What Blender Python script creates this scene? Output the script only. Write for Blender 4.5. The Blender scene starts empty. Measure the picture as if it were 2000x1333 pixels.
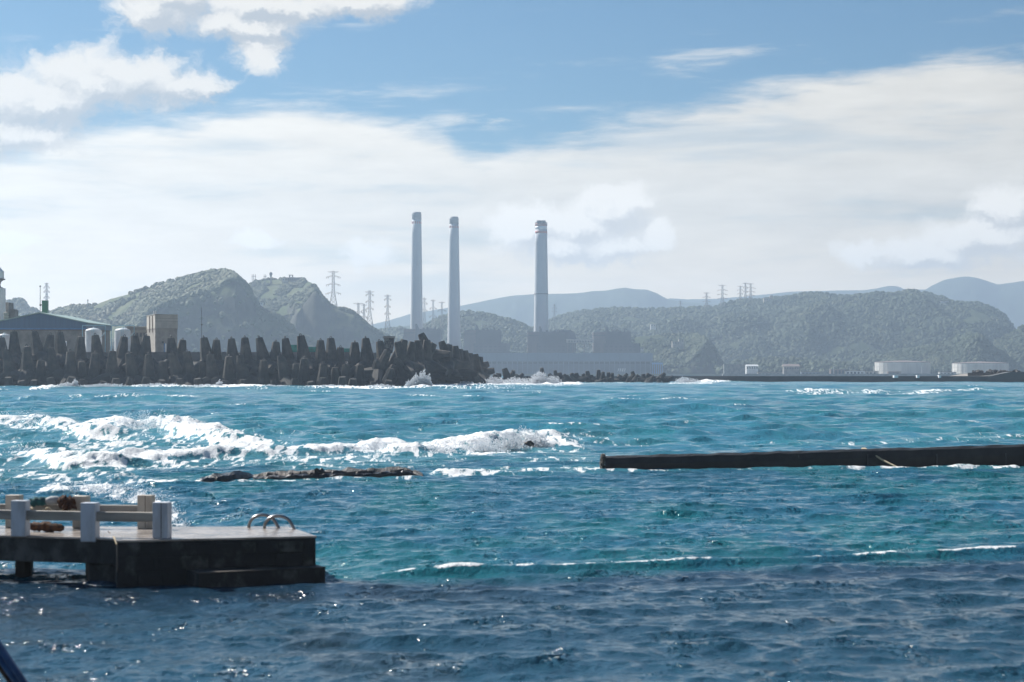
import bpy, bmesh, math, random
import numpy as np
from mathutils import Vector, Matrix, Euler
R = math.radians
random.seed(7); RNG = np.random.default_rng(11)
S = bpy.context.scene
COL = S.collection

# ------------------------------------------------------------------ camera
FPX, HOR, CH = 3889.0, 728.0, 4.4          # focal length in photo pixels, horizon row, eye height
cam = bpy.data.cameras.new('camera'); camo = bpy.data.objects.new('camera', cam); COL.objects.link(camo)
camo.location = (0, 0, CH); camo.rotation_euler = (R(90), 0, 0)
cam.sensor_width = 36; cam.lens = 36*FPX/2000; cam.shift_y = (HOR-666.5)/2000
cam.clip_start = 0.5; cam.clip_end = 40000
cam.dof.use_dof = True; cam.dof.focus_distance = 400; cam.dof.aperture_fstop = 2.0
S.camera = camo

# ------------------------------------------------------------------ sun, exposure
SUN_AZ, SUN_EL = -50.0, 40.0               # degrees: left of the view axis, above the horizon
sd = Vector((math.sin(R(SUN_AZ))*math.cos(R(SUN_EL)), math.cos(R(SUN_AZ))*math.cos(R(SUN_EL)), math.sin(R(SUN_EL))))
sl = bpy.data.lights.new('sun', 'SUN'); so = bpy.data.objects.new('sun', sl); COL.objects.link(so)
sl.energy = 5.0; sl.angle = R(0.5); sl.color = (1.0, 0.955, 0.885)
so.rotation_euler = sd.to_track_quat('Z', 'Y').to_euler()
S.view_settings.view_transform = 'Standard'; S.view_settings.look = 'None'
S.view_settings.exposure = 0.8; S.view_settings.gamma = 1.0
S.render.engine = 'CYCLES'
cy = S.cycles
cy.use_denoising = True
try: cy.denoiser = 'OPENIMAGEDENOISE'
except Exception: pass
cy.max_bounces = 6; cy.diffuse_bounces = 2; cy.glossy_bounces = 3; cy.transmission_bounces = 2
cy.use_adaptive_sampling = True; cy.adaptive_threshold = .02; cy.volume_bounces = 0; cy.transparent_max_bounces = 12
cy.sample_clamp_indirect = 4.0; cy.caustics_reflective = False; cy.caustics_refractive = False

# ------------------------------------------------------------------ node helper
class T:
    """tiny expression wrapper round a node tree"""
    def __init__(s, tree): s.t = tree; s.n = tree.nodes; s.l = tree.links
    def node(s, typ, **kw):
        n = s.n.new(typ)
        for k, v in kw.items(): setattr(n, k, v)
        return n
    def put(s, sock, v):
        if isinstance(v, X): s.l.new(v.s, sock)
        else:
            try: sock.default_value = v
            except Exception: sock.default_value = (*v, 1)
    def m(s, op, a, b=None, c=None, clamp=False):
        n = s.node('ShaderNodeMath', operation=op); n.use_clamp = clamp
        for i, v in enumerate((a, b, c)):
            if v is not None: s.put(n.inputs[i], v)
        return X(s, n.outputs[0])
    def xyz(s, x, y, z=0.0):
        n = s.node('ShaderNodeCombineXYZ')
        for i, v in enumerate((x, y, z)): s.put(n.inputs[i], v)
        return X(s, n.outputs[0])
    def sep(s, v):
        n = s.node('ShaderNodeSeparateXYZ'); s.put(n.inputs[0], v)
        return [X(s, o) for o in n.outputs]
    def noise(s, vec, scale, detail=4, rough=.55, dist=0.0, out=0):
        n = s.node('ShaderNodeTexNoise'); s.put(n.inputs['Vector'], vec)
        s.put(n.inputs['Scale'], scale); s.put(n.inputs['Detail'], detail); s.put(n.inputs['Roughness'], rough); s.put(n.inputs['Distortion'], dist)
        return X(s, n.outputs[out])
    def voro(s, vec, scale, feature='F1'):
        n = s.node('ShaderNodeTexVoronoi', feature=feature); s.put(n.inputs['Vector'], vec); s.put(n.inputs['Scale'], scale)
        return X(s, n.outputs[0])
    def step(s, v, a, b, lo=0.0, hi=1.0):
        n = s.node('ShaderNodeMapRange', interpolation_type='SMOOTHSTEP')
        for i, q in enumerate((v, a, b, lo, hi)): s.put(n.inputs[i], q)
        return X(s, n.outputs[0])
    def mix(s, f, a, b):
        n = s.node('ShaderNodeMix', data_type='RGBA'); s.put(n.inputs[0], f)
        s.put(n.inputs[6], a); s.put(n.inputs[7], b)
        return X(s, n.outputs[2])
    def vscale(s, v, k):
        n = s.node('ShaderNodeVectorMath', operation='MULTIPLY'); s.put(n.inputs[0], v)
        if isinstance(k, X): s.l.new(k.s, n.inputs[1])
        else: n.inputs[1].default_value = k
        return X(s, n.outputs[0])
class X:
    def __init__(s, t, sock): s.t = t; s.s = sock
    def __add__(a, b): return a.t.m('ADD', a, b)
    __radd__ = __add__
    def __sub__(a, b): return a.t.m('SUBTRACT', a, b)
    def __rsub__(a, b): return a.t.m('SUBTRACT', b, a)
    def __mul__(a, b): return a.t.m('MULTIPLY', a, b)
    __rmul__ = __mul__
    def __truediv__(a, b): return a.t.m('DIVIDE', a, b)
def c4(c): return (c[0], c[1], c[2], 1.0)

# ------------------------------------------------------------------ world: sky and clouds by direction
W = bpy.data.worlds.new('World'); S.world = W; W.use_nodes = True
W.node_tree.nodes.clear(); t = T(W.node_tree)
sky = t.node('ShaderNodeTexSky', sky_type='NISHITA'); sky.sun_disc = False
sky.sun_elevation = R(SUN_EL); sky.sun_rotation = R(SUN_AZ)
sky.altitude = 0; sky.air_density = 1.0; sky.dust_density = 0.6; sky.ozone_density = 2.2
geo = t.node('ShaderNodeTexCoord'); dx, dy, dz = t.sep(X(t, geo.outputs['Generated']))
az = t.m('ARCTAN2', dx, dy); el = t.m('ARCSINE', dz)
U = az*3950.0 + 1000.0; V = 728.0 - el*3905.0       # direction measured in photo pixels
cosun = t.m('ADD', dx*sd.x + dy*sd.y, dz*sd.z); toward = t.step(cosun, 0.25, 0.95)                       # 1 toward the sun's side, 0 away from it
# cumulus banks
BANKS = [(60,215,240,85),(200,170,240,80),(340,178,130,50),(20,275,180,55),(300,30,120,70),(330,5,150,60),(470,60,160,45),(520,20,200,45),(500,105,70,55),(690,8,170,40),
         (1110,445,215,66),(1190,412,120,66),(1215,395,80,52),(1130,480,200,48),(1010,440,100,45),(1290,455,50,35),
         (1960,420,90,62),(1920,470,160,60),(1800,500,140,45),(1690,495,70,35),(2100,470,190,90),(2400,520,200,50),
         (715,490,62,36),(490,470,65,20),(30,478,80,22),(-250,470,200,60),(-400,180,220,90),(2500,60,260,60)]
def bank(p, items):
    b = None
    for cx, cyy, a, h in items:
        n1 = t.node('ShaderNodeVectorMath', operation='MULTIPLY_ADD'); t.put(n1.inputs[0], p)
        n1.inputs[1].default_value = (1/a, 1/h, 0); n1.inputs[2].default_value = (-cx/a, -cyy/h, 0)
        n2 = t.node('ShaderNodeVectorMath', operation='LENGTH'); t.l.new(n1.outputs[0], n2.inputs[0])
        e = X(t, n2.outputs['Value'])
        b = e if b is None else t.m('SMOOTH_MIN', b, e, 0.2)
    return 1.0 - b
wp_ = t.node('ShaderNodeTexNoise'); t.put(wp_.inputs['Vector'], t.xyz(U*.02, V*.026)); wp_.inputs['Scale'].default_value = 1.0; wp_.inputs['Detail'].default_value = 4.0; wp_.inputs['Roughness'].default_value = .65
wx, wy, _ = t.sep(X(t, wp_.outputs['Color'])); UW = U + (wx-0.5)*75.0; VW = V + (wy-0.5)*55.0
PV = t.xyz(UW, VW, 0.0); PV2 = t.xyz(UW-14.0, VW-26.0, 0.0)
def cn(p): return t.noise(t.vscale(p, (.0115, .0150, 0)), 1.0, 6, .58, .5)
big = [b for b in BANKS if b[2]*b[3] > 5200]
n0 = cn(PV); b0 = bank(PV, BANKS); d0 = t.m('MAXIMUM', b0, -0.9) + (n0-0.5)*1.35
d1 = t.m('MAXIMUM', bank(PV2, big), -0.9) + (cn(PV2)-0.5)*1.35
cum_a = t.step(d0, -0.05, 0.55)
lit = t.step(d0-d1, -0.32, 0.26)
# high veil, edge following the photograph's diagonal
fc = t.node('ShaderNodeFloatCurve')
pts = [(-1000,330),(-300,318),(0,300),(190,240),(360,225),(480,200),(570,197),(740,232),(860,252),(930,296),(1010,282),(1150,248),(1300,205),(1500,165),(1700,132),(1850,120),(2000,124),(2400,90),(3000,60)]
cv = fc.mapping.curves[0]
for i, (x, y) in enumerate(pts):
    px, py = (x+1000)/4000, y/500
    if i == 0: cv.points[0].location = (px, py)
    elif i == len(pts)-1: cv.points[-1].location = (px, py)
    else: cv.points.new(px, py)
fc.mapping.update()
t.put(fc.inputs['Value'], (U+1000.0)*(1/4000)); Lv = X(t, fc.outputs[0])*500.0
streak = t.noise(t.xyz(U*0.0016+V*0.0006, V*0.013), 1.0, 5, .6, .25)
fine = t.noise(t.xyz(U*0.006+V*0.002, V*0.03), 1.0, 6, .62, .2)
edge = t.step(V-Lv+(fine-0.5)*100.0+(streak-0.5)*90.0, -14.0, 50.0)
hole = t.step(streak, 0.30, 0.50, 0.66, 1.0)
low = t.step(V, 380.0, 640.0)
veil = edge*t.m('MAXIMUM', hole, low)*0.96
wisp = t.step(streak, 0.52, 0.72)*t.step(fine, 0.42, 0.62)*t.step(Lv-V, 300.0, 20.0)*0.7
veil = t.m('MAXIMUM', veil, wisp)
vb = t.m('MULTIPLY_ADD', toward, 0.40, 0.70) + (fine-0.5)*0.34 + (streak-0.5)*0.22 + low*0.22
def grey(v, tint): 
    return t.vscale(t.xyz(v, v, v), tint)
veil_c = t.vscale(t.mix(low, c4((1.04,.985,.88)), c4((1.22,.985,.68))), t.vscale(t.xyz(vb, vb, vb), (10, 10, 10)))
cb = t.m('MULTIPLY_ADD', toward, 0.06, 0.86) + t.step(V, 250.0, 420.0)*0.22
cum_c = t.vscale(t.mix(lit, c4((.60,.605,.61)), c4((1.03,.99,.92))), t.vscale(t.xyz(cb, cb, cb), (9.6, 9.6, 9.6)))
sc_ = t.vscale(X(t, sky.outputs[0]), (0.30, 0.555, 0.715))
col = t.mix(veil, sc_, veil_c)
col = t.mix(cum_a*t.m('MULTIPLY_ADD', lit, 0.12, 0.84), col, cum_c)
bg = t.node('ShaderNodeBackground'); t.put(bg.inputs[0], col); bg.inputs[1].default_value = 0.06
wo = t.node('ShaderNodeOutputWorld'); t.l.new(bg.outputs[0], wo.inputs[0])
W.cycles.sampling_method = 'MANUAL'; W.cycles.sample_map_resolution = 512

# ------------------------------------------------------------------ numpy noise
def hash2(xi, yi, seed):
    n = (xi.astype(np.int64)*374761393 + yi.astype(np.int64)*668265263 + seed*974634777) & 0xffffffff
    n = ((n ^ (n >> 13))*1274126177) & 0xffffffff
    n = n ^ (n >> 16)
    return (n & 0xffff)/65535.0
def vn(x, y, seed=0):
    x0 = np.floor(x); y0 = np.floor(y); fx = x-x0; fy = y-y0
    fx = fx*fx*(3-2*fx); fy = fy*fy*(3-2*fy)
    a = hash2(x0, y0, seed); b = hash2(x0+1, y0, seed); c = hash2(x0, y0+1, seed); d = hash2(x0+1, y0+1, seed)
    return (a*(1-fx)+b*fx)*(1-fy)+(c*(1-fx)+d*fx)*fy
def fbm(x, y, o=4, seed=0, g=.5):
    s = 0; a = 1; n = 0
    for i in range(o):
        s = s+a*vn(x*2**i+17.3*i, y*2**i-9.1*i, seed+i); n += a; a *= g
    return s/n
def sst(x, a, b):
    q = np.clip((x-a)/(b-a), 0, 1); return q*q*(3-2*q)

# ------------------------------------------------------------------ layout helpers
def pw(x, y, D): return Vector(((x-1000)/FPX*D, D, CH+(HOR-y)/FPX*D))
def gx(x, D): return (x-1000)/FPX*D
def gz(y, D): return CH+(HOR-y)/FPX*D
def gd(y, z=0.0): return (CH-z)*FPX/(y-HOR)

# ------------------------------------------------------------------ mesh builder
class MB:
    def __init__(s): s.v = []; s.f = []
    def add(s, vs, fs):
        o = len(s.v); s.v += [tuple(v) for v in vs]; s.f += [tuple(i+o for i in f) for f in fs]; return s
    def box(s, x0, x1, y0, y1, z0, z1, M=None):
        vs = [Vector(p) for p in ((x0,y0,z0),(x1,y0,z0),(x1,y1,z0),(x0,y1,z0),(x0,y0,z1),(x1,y0,z1),(x1,y1,z1),(x0,y1,z1))]
        if M: vs = [M @ v for v in vs]
        return s.add(vs, [(0,3,2,1),(4,5,6,7),(0,1,5,4),(1,2,6,5),(2,3,7,6),(3,0,4,7)])
    def prism(s, poly, z0, z1):
        n = len(poly); a = sum(poly[i][0]*poly[(i+1)%n][1]-poly[(i+1)%n][0]*poly[i][1] for i in range(n))
        if a < 0: poly = poly[::-1]
        vs = [(p[0],p[1],z0) for p in poly]+[(p[0],p[1],z1) for p in poly]
        return s.add(vs, [tuple(range(n))[::-1], tuple(range(n,2*n))]+[(i,(i+1)%n,(i+1)%n+n,i+n) for i in range(n)])
    def cone(s, a, b, r0, r1, n=10, cap=True):
        a = Vector(a); b = Vector(b); d = (b-a).normalized()
        u = d.orthogonal().normalized() if abs(d.z) < .999 else Vector((1,0,0)); w = d.cross(u)
        vs = []
        for p, r in ((a,r0),(b,r1)):
            for i in range(n):
                q = 2*math.pi*(i+.5)/n; vs.append(p+u*r*math.cos(q)+w*r*math.sin(q))
        fs = [(i,(i+1)%n,(i+1)%n+n,i+n) for i in range(n)]
        if cap: fs += [tuple(range(n))[::-1], tuple(range(n,2*n))]
        return s.add(vs, fs)
    def bar(s, a, b, w): return s.cone(a, b, w*.7, w*.7, 4)
    def lathe(s, c, prof, n=24):
        o = []
        for r, z in prof:
            for i in range(n):
                q = 2*math.pi*i/n; o.append((c[0]+r*math.cos(q), c[1]+r*math.sin(q), c[2]+z))
        fs = []
        for j in range(len(prof)-1):
            for i in range(n): fs.append((j*n+i, j*n+(i+1)%n, (j+1)*n+(i+1)%n, (j+1)*n+i))
        fs += [tuple(range(n))[::-1], tuple(range((len(prof)-1)*n, len(prof)*n))]
        return s.add(o, fs)
    def tube(s, path, r, n=8):
        path = [Vector(p) for p in path]; vs = []; m = len(path)
        up = None
        for i, p in enumerate(path):
            d = (path[min(i+1,m-1)]-path[max(i-1,0)]).normalized()
            if up is None: up = d.orthogonal().normalized()
            up = (up-d*up.dot(d)).normalized(); w = d.cross(up)
            for k in range(n):
                q = 2*math.pi*k/n; vs.append(p+up*r*math.cos(q)+w*r*math.sin(q))
        fs = [(i*n+k, i*n+(k+1)%n, (i+1)*n+(k+1)%n, (i+1)*n+k) for i in range(m-1) for k in range(n)]
        fs += [tuple(range(n))[::-1], tuple(range((m-1)*n, m*n))]
        return s.add(vs, fs)
    def build(s, name, mat, parent=None, loc=None, smooth=False, bevel=0):
        o3 = Vector(loc) if loc is not None else (parent_loc(parent) if parent else Vector((0,0,0)))
        me = bpy.data.meshes.new(name); me.from_pydata([tuple(Vector(v)-o3) for v in s.v], [], s.f); me.update()
        me.materials.append(mat)
        if smooth:
            me.polygons.foreach_set('use_smooth', [True]*len(me.polygons))
        o = bpy.data.objects.new(name, me); COL.objects.link(o)
        if parent: o.parent = parent
        else: o.location = o3
        if bevel:
            b = o.modifiers.new('bevel', 'BEVEL'); b.width = bevel; b.segments = 2; b.limit_method = 'ANGLE'
        return o
def parent_loc(p):
    v = Vector((0,0,0))
    while p: v += Vector(p.location); p = p.parent
    return v
def tag(o, label=None, cat=None, group=None, kind=None):
    if label: o['label'] = label
    if cat: o['category'] = cat
    if group: o['group'] = group
    if kind: o['kind'] = kind
    return o
def thing(name, label, cat, loc, group=None):
    o = bpy.data.objects.new(name, None); o.empty_display_size = .5; COL.objects.link(o); o.location = loc
    return tag(o, label, cat, group)

# ------------------------------------------------------------------ materials
def mat(name, c, rough=.8, c2=None, scale=1.0, bump=0.0, bscale=None, metal=0.0, spec=.5, stretch=(1,1,1), lo=.35, hi=.65, bdist=.05):
    m = bpy.data.materials.new(name); m.use_nodes = True; m.node_tree.nodes.clear(); q = T(m.node_tree)
    b = q.node('ShaderNodeBsdfPrincipled'); o = q.node('ShaderNodeOutputMaterial'); q.l.new(b.outputs[0], o.inputs[0])
    b.inputs['Roughness'].default_value = rough; b.inputs['Metallic'].default_value = metal; b.inputs['Specular IOR Level'].default_value = spec
    g = q.node('ShaderNodeNewGeometry'); p = q.vscale(X(q, g.outputs['Position']), stretch)
    if c2 is None: c2 = tuple(k*.75 for k in c)
    f = q.step(q.noise(p, scale, 6, .6), lo, hi)
    q.put(b.inputs['Base Color'], q.mix(f, c4(c), c4(c2)))
    if bump:
        bn = q.node('ShaderNodeBump'); bn.inputs['Strength'].default_value = bump; bn.inputs['Distance'].default_value = bdist
        q.put(bn.inputs['Height'], q.noise(p, bscale or scale*6, 5, .6)); q.l.new(bn.outputs[0], b.inputs['Normal'])
    return m
M = {}
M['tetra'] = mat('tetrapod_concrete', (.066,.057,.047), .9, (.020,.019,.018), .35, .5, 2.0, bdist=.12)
M['conc'] = mat('grey_concrete', (.24,.23,.21), .9, (.14,.135,.125), .25, .4, 2.0)
M['core'] = mat('breakwater_rubble', (.06,.058,.055), .95, (.03,.03,.03), .3, .6, 1.0, bdist=.4)
M['wallblack'] = mat('wet_black_wall', (.020,.020,.021), .55, (.010,.010,.011), 1.2, .8, 9.0, bdist=.03)
M['rock'] = mat('wet_reef_rock', (.018,.017,.016), .35, (.012,.012,.012), 1.6, 1.0, 7.0, bdist=.06)
M['rocktop'] = mat('barnacled_rock', (.085,.07,.058), .6, (.022,.021,.019), 2.2, 1.0, 12.0, bdist=.05)
M['pier_side'] = mat('pier_stained_side', (.085,.088,.084), .8, (.014,.015,.016), 1.5, .8, 7.0, stretch=(1,1,.8), bdist=.05, lo=.30, hi=.52)
M['pier_stone'] = mat('pier_face_stone', (.075,.078,.072), .85, (.018,.019,.018), 2.6, .9, 9.0, bdist=.05, lo=.35, hi=.6)
M['pier_top'] = mat('pier_wet_top', (.40,.355,.32), .22, (.20,.175,.155), 1.3, .35, 30.0, bdist=.01)
M['post'] = mat('weathered_pale_blue_paint', (.50,.54,.60), .6, (.38,.40,.43), 2.2, .2, 20.0, stretch=(2,2,.5), bdist=.01)  # blue skylight on the shaded fronts is mixed into the paint colour
M['post_far'] = mat('weathered_cream_paint', (.50,.45,.38), .65, (.34,.30,.25), 2.2, .2, 20.0, stretch=(2,2,.5), bdist=.01)
M['rail'] = mat('weathered_grey_rail', (.34,.31,.27), .7, (.20,.185,.165), 2.0, .2, 15.0, stretch=(.4,.4,2), bdist=.01)
M['seam'] = mat('dark_seam', (.07,.05,.04), .9)
M['steel'] = mat('stainless_steel', (.26,.25,.25), .3, (.18,.18,.18), 6, metal=1.0)
M['blue_rail'] = mat('blue_painted_steel', (.03,.08,.22), .45, (.02,.05,.15), 5)
M['teal_net'] = mat('teal_net_rope', (.02,.13,.14), .9, (.01,.06,.07), 14, .8, 60)
M['greypipe'] = mat('grey_foam_float', (.34,.35,.36), .7, (.24,.25,.26), 5)
M['rust'] = mat('rust_brown_net', (.13,.055,.025), .9, (.05,.02,.012), 12, 1.0, 50)
M['rope'] = mat('pale_rope', (.46,.38,.26), .9, (.33,.27,.18), 20)
M['white'] = mat('white_paint', (.74,.75,.76), .5, (.60,.61,.62), .5)
M['bluepipe'] = mat('light_blue_pipe', (.25,.50,.62), .5, (.2,.42,.52), 1)
M['blueroof'] = mat('blue_steel_cladding', (.045,.115,.22), .5, (.038,.095,.18), .3, .5, 2.2, stretch=(4,4,.02))
M['bluetrim'] = mat('bright_blue_trim', (.06,.20,.42), .5)
M['roofgreen'] = mat('pale_green_roof', (.30,.40,.36), .5, (.24,.33,.30), .3)
M['green'] = mat('green_paint', (.012,.17,.075), .5, (.01,.13,.06), .6)
M['beige'] = mat('beige_render', (.46,.43,.38), .9, (.35,.33,.29), .35, .4, 1.5)
M['beige2'] = mat('dirty_beige', (.34,.32,.29), .9, (.24,.225,.2), .4)
M['dark'] = mat('dark_metal', (.05,.05,.055), .6)
M['shutter'] = mat('dark_opening', (.045,.05,.06), .4)
M['mesh'] = mat('green_netting', (.02,.26,.20), .8, (.012,.17,.13), .6)
M['chimney'] = mat('chimney_concrete', (.50,.52,.54), .85, (.43,.45,.48), .03, stretch=(1,1,.3))
M['chimney_top'] = mat('chimney_grey_top', (.17,.18,.20), .8)
M['chimney_cap'] = mat('chimney_cap_concrete', (.32,.335,.35), .8)
M['red'] = mat('aviation_red', (.50,.13,.09), .7, (.40,.11,.08), .1)
M['plant_rose'] = mat('plant_rose_cladding', (.20,.165,.155), .85, (.16,.135,.13), .05)
M['plant_dark'] = mat('plant_dark_cladding', (.10,.105,.115), .85, (.075,.08,.09), .05)
M['hall'] = mat('hall_blue_grey', (.20,.245,.30), .8, (.17,.21,.26), .04)
M['hall_low'] = mat('hall_lower_grey', (.15,.175,.21), .8, (.12,.14,.17), .05)
M['pylon'] = mat('pylon_galvanised', (.26,.24,.24), .6, (.2,.19,.19), .2)
M['pylonred'] = mat('pylon_red_oxide', (.30,.17,.14), .7)
M['ground'] = mat('shore_ground', (.20,.19,.16), .95, (.13,.14,.09), .02)
M['tank'] = mat('oil_tank_white', (.70,.69,.66), .6, (.55,.54,.52), .15, stretch=(1,1,.05))
M['rooftile'] = mat('brown_roof', (.22,.165,.15), .8, (.17,.13,.12), .2)
M['asphalt'] = mat('breakwater_slab', (.085,.085,.085), .9, (.06,.06,.062), .2)
M['slab_top'] = mat('breakwater_slab_top', (.30,.28,.25), .9, (.22,.2,.18), .1)
M['leaf'] = mat('tree_foliage', (.050,.085,.030), .8, (.022,.045,.016), .25)

# ------------------------------------------------------------------ the sea
us = np.concatenate([-np.geomspace(.34, 6, 16)[::-1], np.linspace(-.335, .335, 560), np.geomspace(.34, 6, 16)])
ys = [-120, -60, -20, 0, 12, 18, 22]
y = 24.0
while y < 1100:
    ys.append(y); y += max(.075, .00155*y if y < 95 else (.0026*y if y < 240 else .0034*y if y < 640 else .008*y))
while y < 8200: ys.append(y); y *= 1.06
ys = np.array(ys); NR, NC = len(ys), len(us)
Yg, Ug = np.meshgrid(ys, us, indexing='ij'); Xg = Ug*np.maximum(Yg, 24.0)
spx = np.gradient(us)[None, :]*np.maximum(Yg, 24.0); spy = np.gradient(ys)[:, None]+0*Xg
LX = 1000+FPX*Xg/np.maximum(Yg, 5); LY = HOR+FPX*CH/np.maximum(Yg, 5)     # where a point of the calm sea stands in the photo
core = (np.abs(Ug) < .36) & (Yg > 20) & (Yg < 2500)
sea = sst(Yg, 86, 125); fore = 1-sst(Yg, 40, 50)
# the submerged weir between pool and foreground
w0 = np.array((gx(790, gd(1128)), gd(1128))); w1 = np.array((gx(2000, gd(1083)), gd(1083)))
wd = (w1-w0)/np.linalg.norm(w1-w0); wn = np.array((-wd[1], wd[0]))
ws = (Xg-w0[0])*wn[0]+(Yg-w0[1])*wn[1] + .12*(vn(Xg*.9, Yg*.2, 5)-.5)+.45*(vn(Xg*.23, Yg*.1, 8)-.5); wt = (Xg-w0[0])*wd[0]+(Yg-w0[1])*wd[1]
wfade = sst(wt, -1.6, .5)
weir_damp = 1-.85*np.exp(-((ws+.05)/.32)**2)*wfade
Z = np.zeros_like(Xg); DX = np.zeros_like(Xg); DY = np.zeros_like(Xg)
def waves(n, l0, l1, rms, spread, seed, weight, steep=.8, main=-90):
    global Z, DX, DY
    r = np.random.default_rng(seed)
    lam = np.exp(r.uniform(np.log(l0), np.log(l1), n)); amp = lam**.9; amp *= rms/np.sqrt((amp**2).sum()/2)
    for i in range(n):
        a = R(main+r.normal(0, spread)); k = 2*math.pi/lam[i]; c, s_ = math.cos(a), math.sin(a)
        sp = np.abs(c)*spx+np.abs(s_)*spy
        aa = sst(lam[i]/np.maximum(sp, 1e-6), 2.2, 4.5)*weight*amp[i]
        ph = k*(Xg*c+Yg*s_)+r.uniform(0, 6.28)
        Z += aa*np.cos(ph); q = aa*steep*np.sin(ph); DX -= c*q; DY -= s_*q
gust = .65+.7*fbm(Xg/14, Yg/30, 3, 91)
waves(14, 16, 46, .23, 16, 1, sea, .9, -84)
waves(30, 3.0, 12, .125, 32, 2, sea*gust, .9, -80)
waves(34, .9, 3.4, .055, 28, 3, (.35+.65*sea)*gust*weir_damp, .9, -76)
waves(20, 1.2, 4.0, .034, 22, 6, (1-sea)*gust*weir_damp*(1-.25*fore), .9, -80)
waves(40, .26, 1.1, .020, 30, 4, (1-.35*sea)*(1-.3*fore)*gust*weir_damp, .8, -78)
Z += .14*sst(ws, -.32, .10)*wfade*(1-sea)
# breaking crests
def segd(px, py, poly):
    best = np.full(px.shape, 1e9); tt = np.zeros(px.shape)
    for i in range(len(poly)-1):
        (ax, ay), (bx, by) = poly[i], poly[i+1]; vx, vy = bx-ax, by-ay; L2 = vx*vx+vy*vy
        q = np.clip(((px-ax)*vx+(py-ay)*vy)/L2, 0, 1)
        d = np.hypot(px-ax-q*vx, py-ay-q*vy); m_ = d < best
        best = np.where(m_, d, best); tt = np.where(m_, i+q, tt)
    return best, tt/(len(poly)-1)
foam = np.zeros_like(Xg)
bumpz = np.zeros_like(Xg)
lump = fbm(Xg/1.1, Yg/1.6, 4, 31)
lumpL = fbm(Xg/4.0, Yg/5.0, 3, 37)
CRESTS = [  # (photo points of the crest, height m, thickness m, foam)
    ([(-120,822),(0,820),(40,815),(75,822),(120,834),(190,842)], .5, 1.7, .8),
    ([(215,828),(250,818),(295,815),(330,826),(390,838),(455,850)], .7, 1.8, .95),
    ([(470,845),(540,842),(610,850)], .4, 3.2, .25),
    ([(-120,893),(0,890),(60,886),(120,892),(175,902)], .45, 1.7, .75),
    ([(185,900),(300,893),(420,886),(520,884),(620,878),(690,872),(740,866),(790,874),(850,868),(930,862),(985,850),(1035,843),(1068,858)], .42, 1.6, .95),
    ([(930,866),(990,850),(1040,845),(1072,858)], .3, 1.5, .95),
    ([(1080,852),(1130,848),(1190,852)], .35, 2.5, .45),
    ([(760,840),(830,850),(900,852)], .35, 2.6, .35),
    ([(1310,740),(1340,736),(1385,742)], 1.3, 9, .9),
    ([(1660,764),(1720,769),(1800,769),(1850,764),(1940,761)], .25, 3.0, .6),
    ([(1535,764),(1615,767)], .4, 6, .6),
    ([(560,1000),(640,1004)], .1, 1, .0),
]
for poly, A, th, fo in CRESTS:
    wp = [(gx(px_, gd(py_, A)), gd(py_, A)) for px_, py_ in poly]
    ymin, ymax = min(p[1] for p in wp)-40, max(p[1] for p in wp)+40
    rr = np.where((ys > ymin) & (ys < ymax))[0]
    if len(rr) == 0: continue
    sl_ = slice(rr[0], rr[-1]+1); xs_, ys_ = Xg[sl_], Yg[sl_]
    d, q = segd(xs_, ys_, wp)
    front = np.interp(xs_, [p[0] for p in wp], [p[1] for p in wp])-ys_          # >0 nearer to the camera than the crest
    thv = np.where(front > 0, th*.75, th*2.0)
    prof = np.exp(-(d/thv)**2)*(sst(q, 0, .06)*(1-sst(q, .94, 1)))
    mod = .25+.95*lumpL[sl_]+.55*(lump[sl_]-.3)
    bumpz[sl_] = np.maximum(bumpz[sl_], A*prof*mod)
    wide = np.exp(-(d/(thv*np.where(front > 0, 1.05, .8)))**2)
    foam[sl_] = np.maximum(foam[sl_], fo*np.clip(wide*1.25, 0, 1)*(.55+.9*lumpL[sl_]))
BANDS = [  # (points, half height in px rows, strength)
    ([(-120,842),(0,842),(90,848),(170,852)], 8, .62), ([(215,846),(300,846),(400,853),(470,862)], 9, .62),
    ([(-120,868),(0,866),(150,868),(300,866),(430,872)], 17, .64),
    ([(-120,905),(0,906),(90,908),(180,910)], 8, .60), ([(-120,930),(0,930),(130,935),(260,930)], 14, .58),
    ([(170,908),(300,901),(480,896),(600,893),(700,888),(800,886),(900,884),(1000,873),(1070,868)], 5.5, .74),
    ([(180,918),(400,910),(600,905),(800,898),(1000,888),(1120,882)], 13, .60),
    ([(860,932),(950,929),(1060,926),(1175,924)], 8, .74), ([(560,918),(700,915),(860,914)], 8, .42), ([(1000,905),(1100,902),(1180,900)], 8, .48),
    ([(90,950),(200,958),(280,975),(335,1005),(350,1030)], 15, .66), ([(250,948),(330,948),(400,950)], 6, .65),
    ([(60,764),(110,757),(200,756),(330,757),(440,757),(520,759)], 2.0, .95), ([(430,758),(560,759),(700,760),(800,760),(880,758)], 1.2, .85),
    ([(840,757),(900,754),(960,753),(1040,752),(1090,751),(1130,751)], 3.4, 1.0), ([(860,760),(960,759),(1090,757)], 2.2, .62),
    ([(1130,750),(1200,749),(1300,748)], 1.0, .5), ([(1310,750),(1350,750),(1390,750)], 2.4, .6),
    ([(1680,771),(1760,773),(1850,770)], 1.2, .5), ([(1690,767),(1760,766)], 1.2, .55), ([(1540,769),(1612,771)], 1.2, .7),
    ([(1180,927),(1500,924),(1990,918)], 1.6, .62), ([(388,953),(480,948),(600,945),(820,940)], 1.6, .6), ([(1050,852),(1200,855)], 5, .45), ([(1260,868),(1420,866),(1600,862)], 6, .36), ([(1650,862),(1990,852)], 7, .42),
    ([(640,1075),(660,1080)], 5, .65), ([(560,1140),(620,1136),(650,1134)], 3, .6), ([(430,1140),(470,1142)], 4, .7), ([(600,1052),(650,1056)], 4, .4),
]
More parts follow.
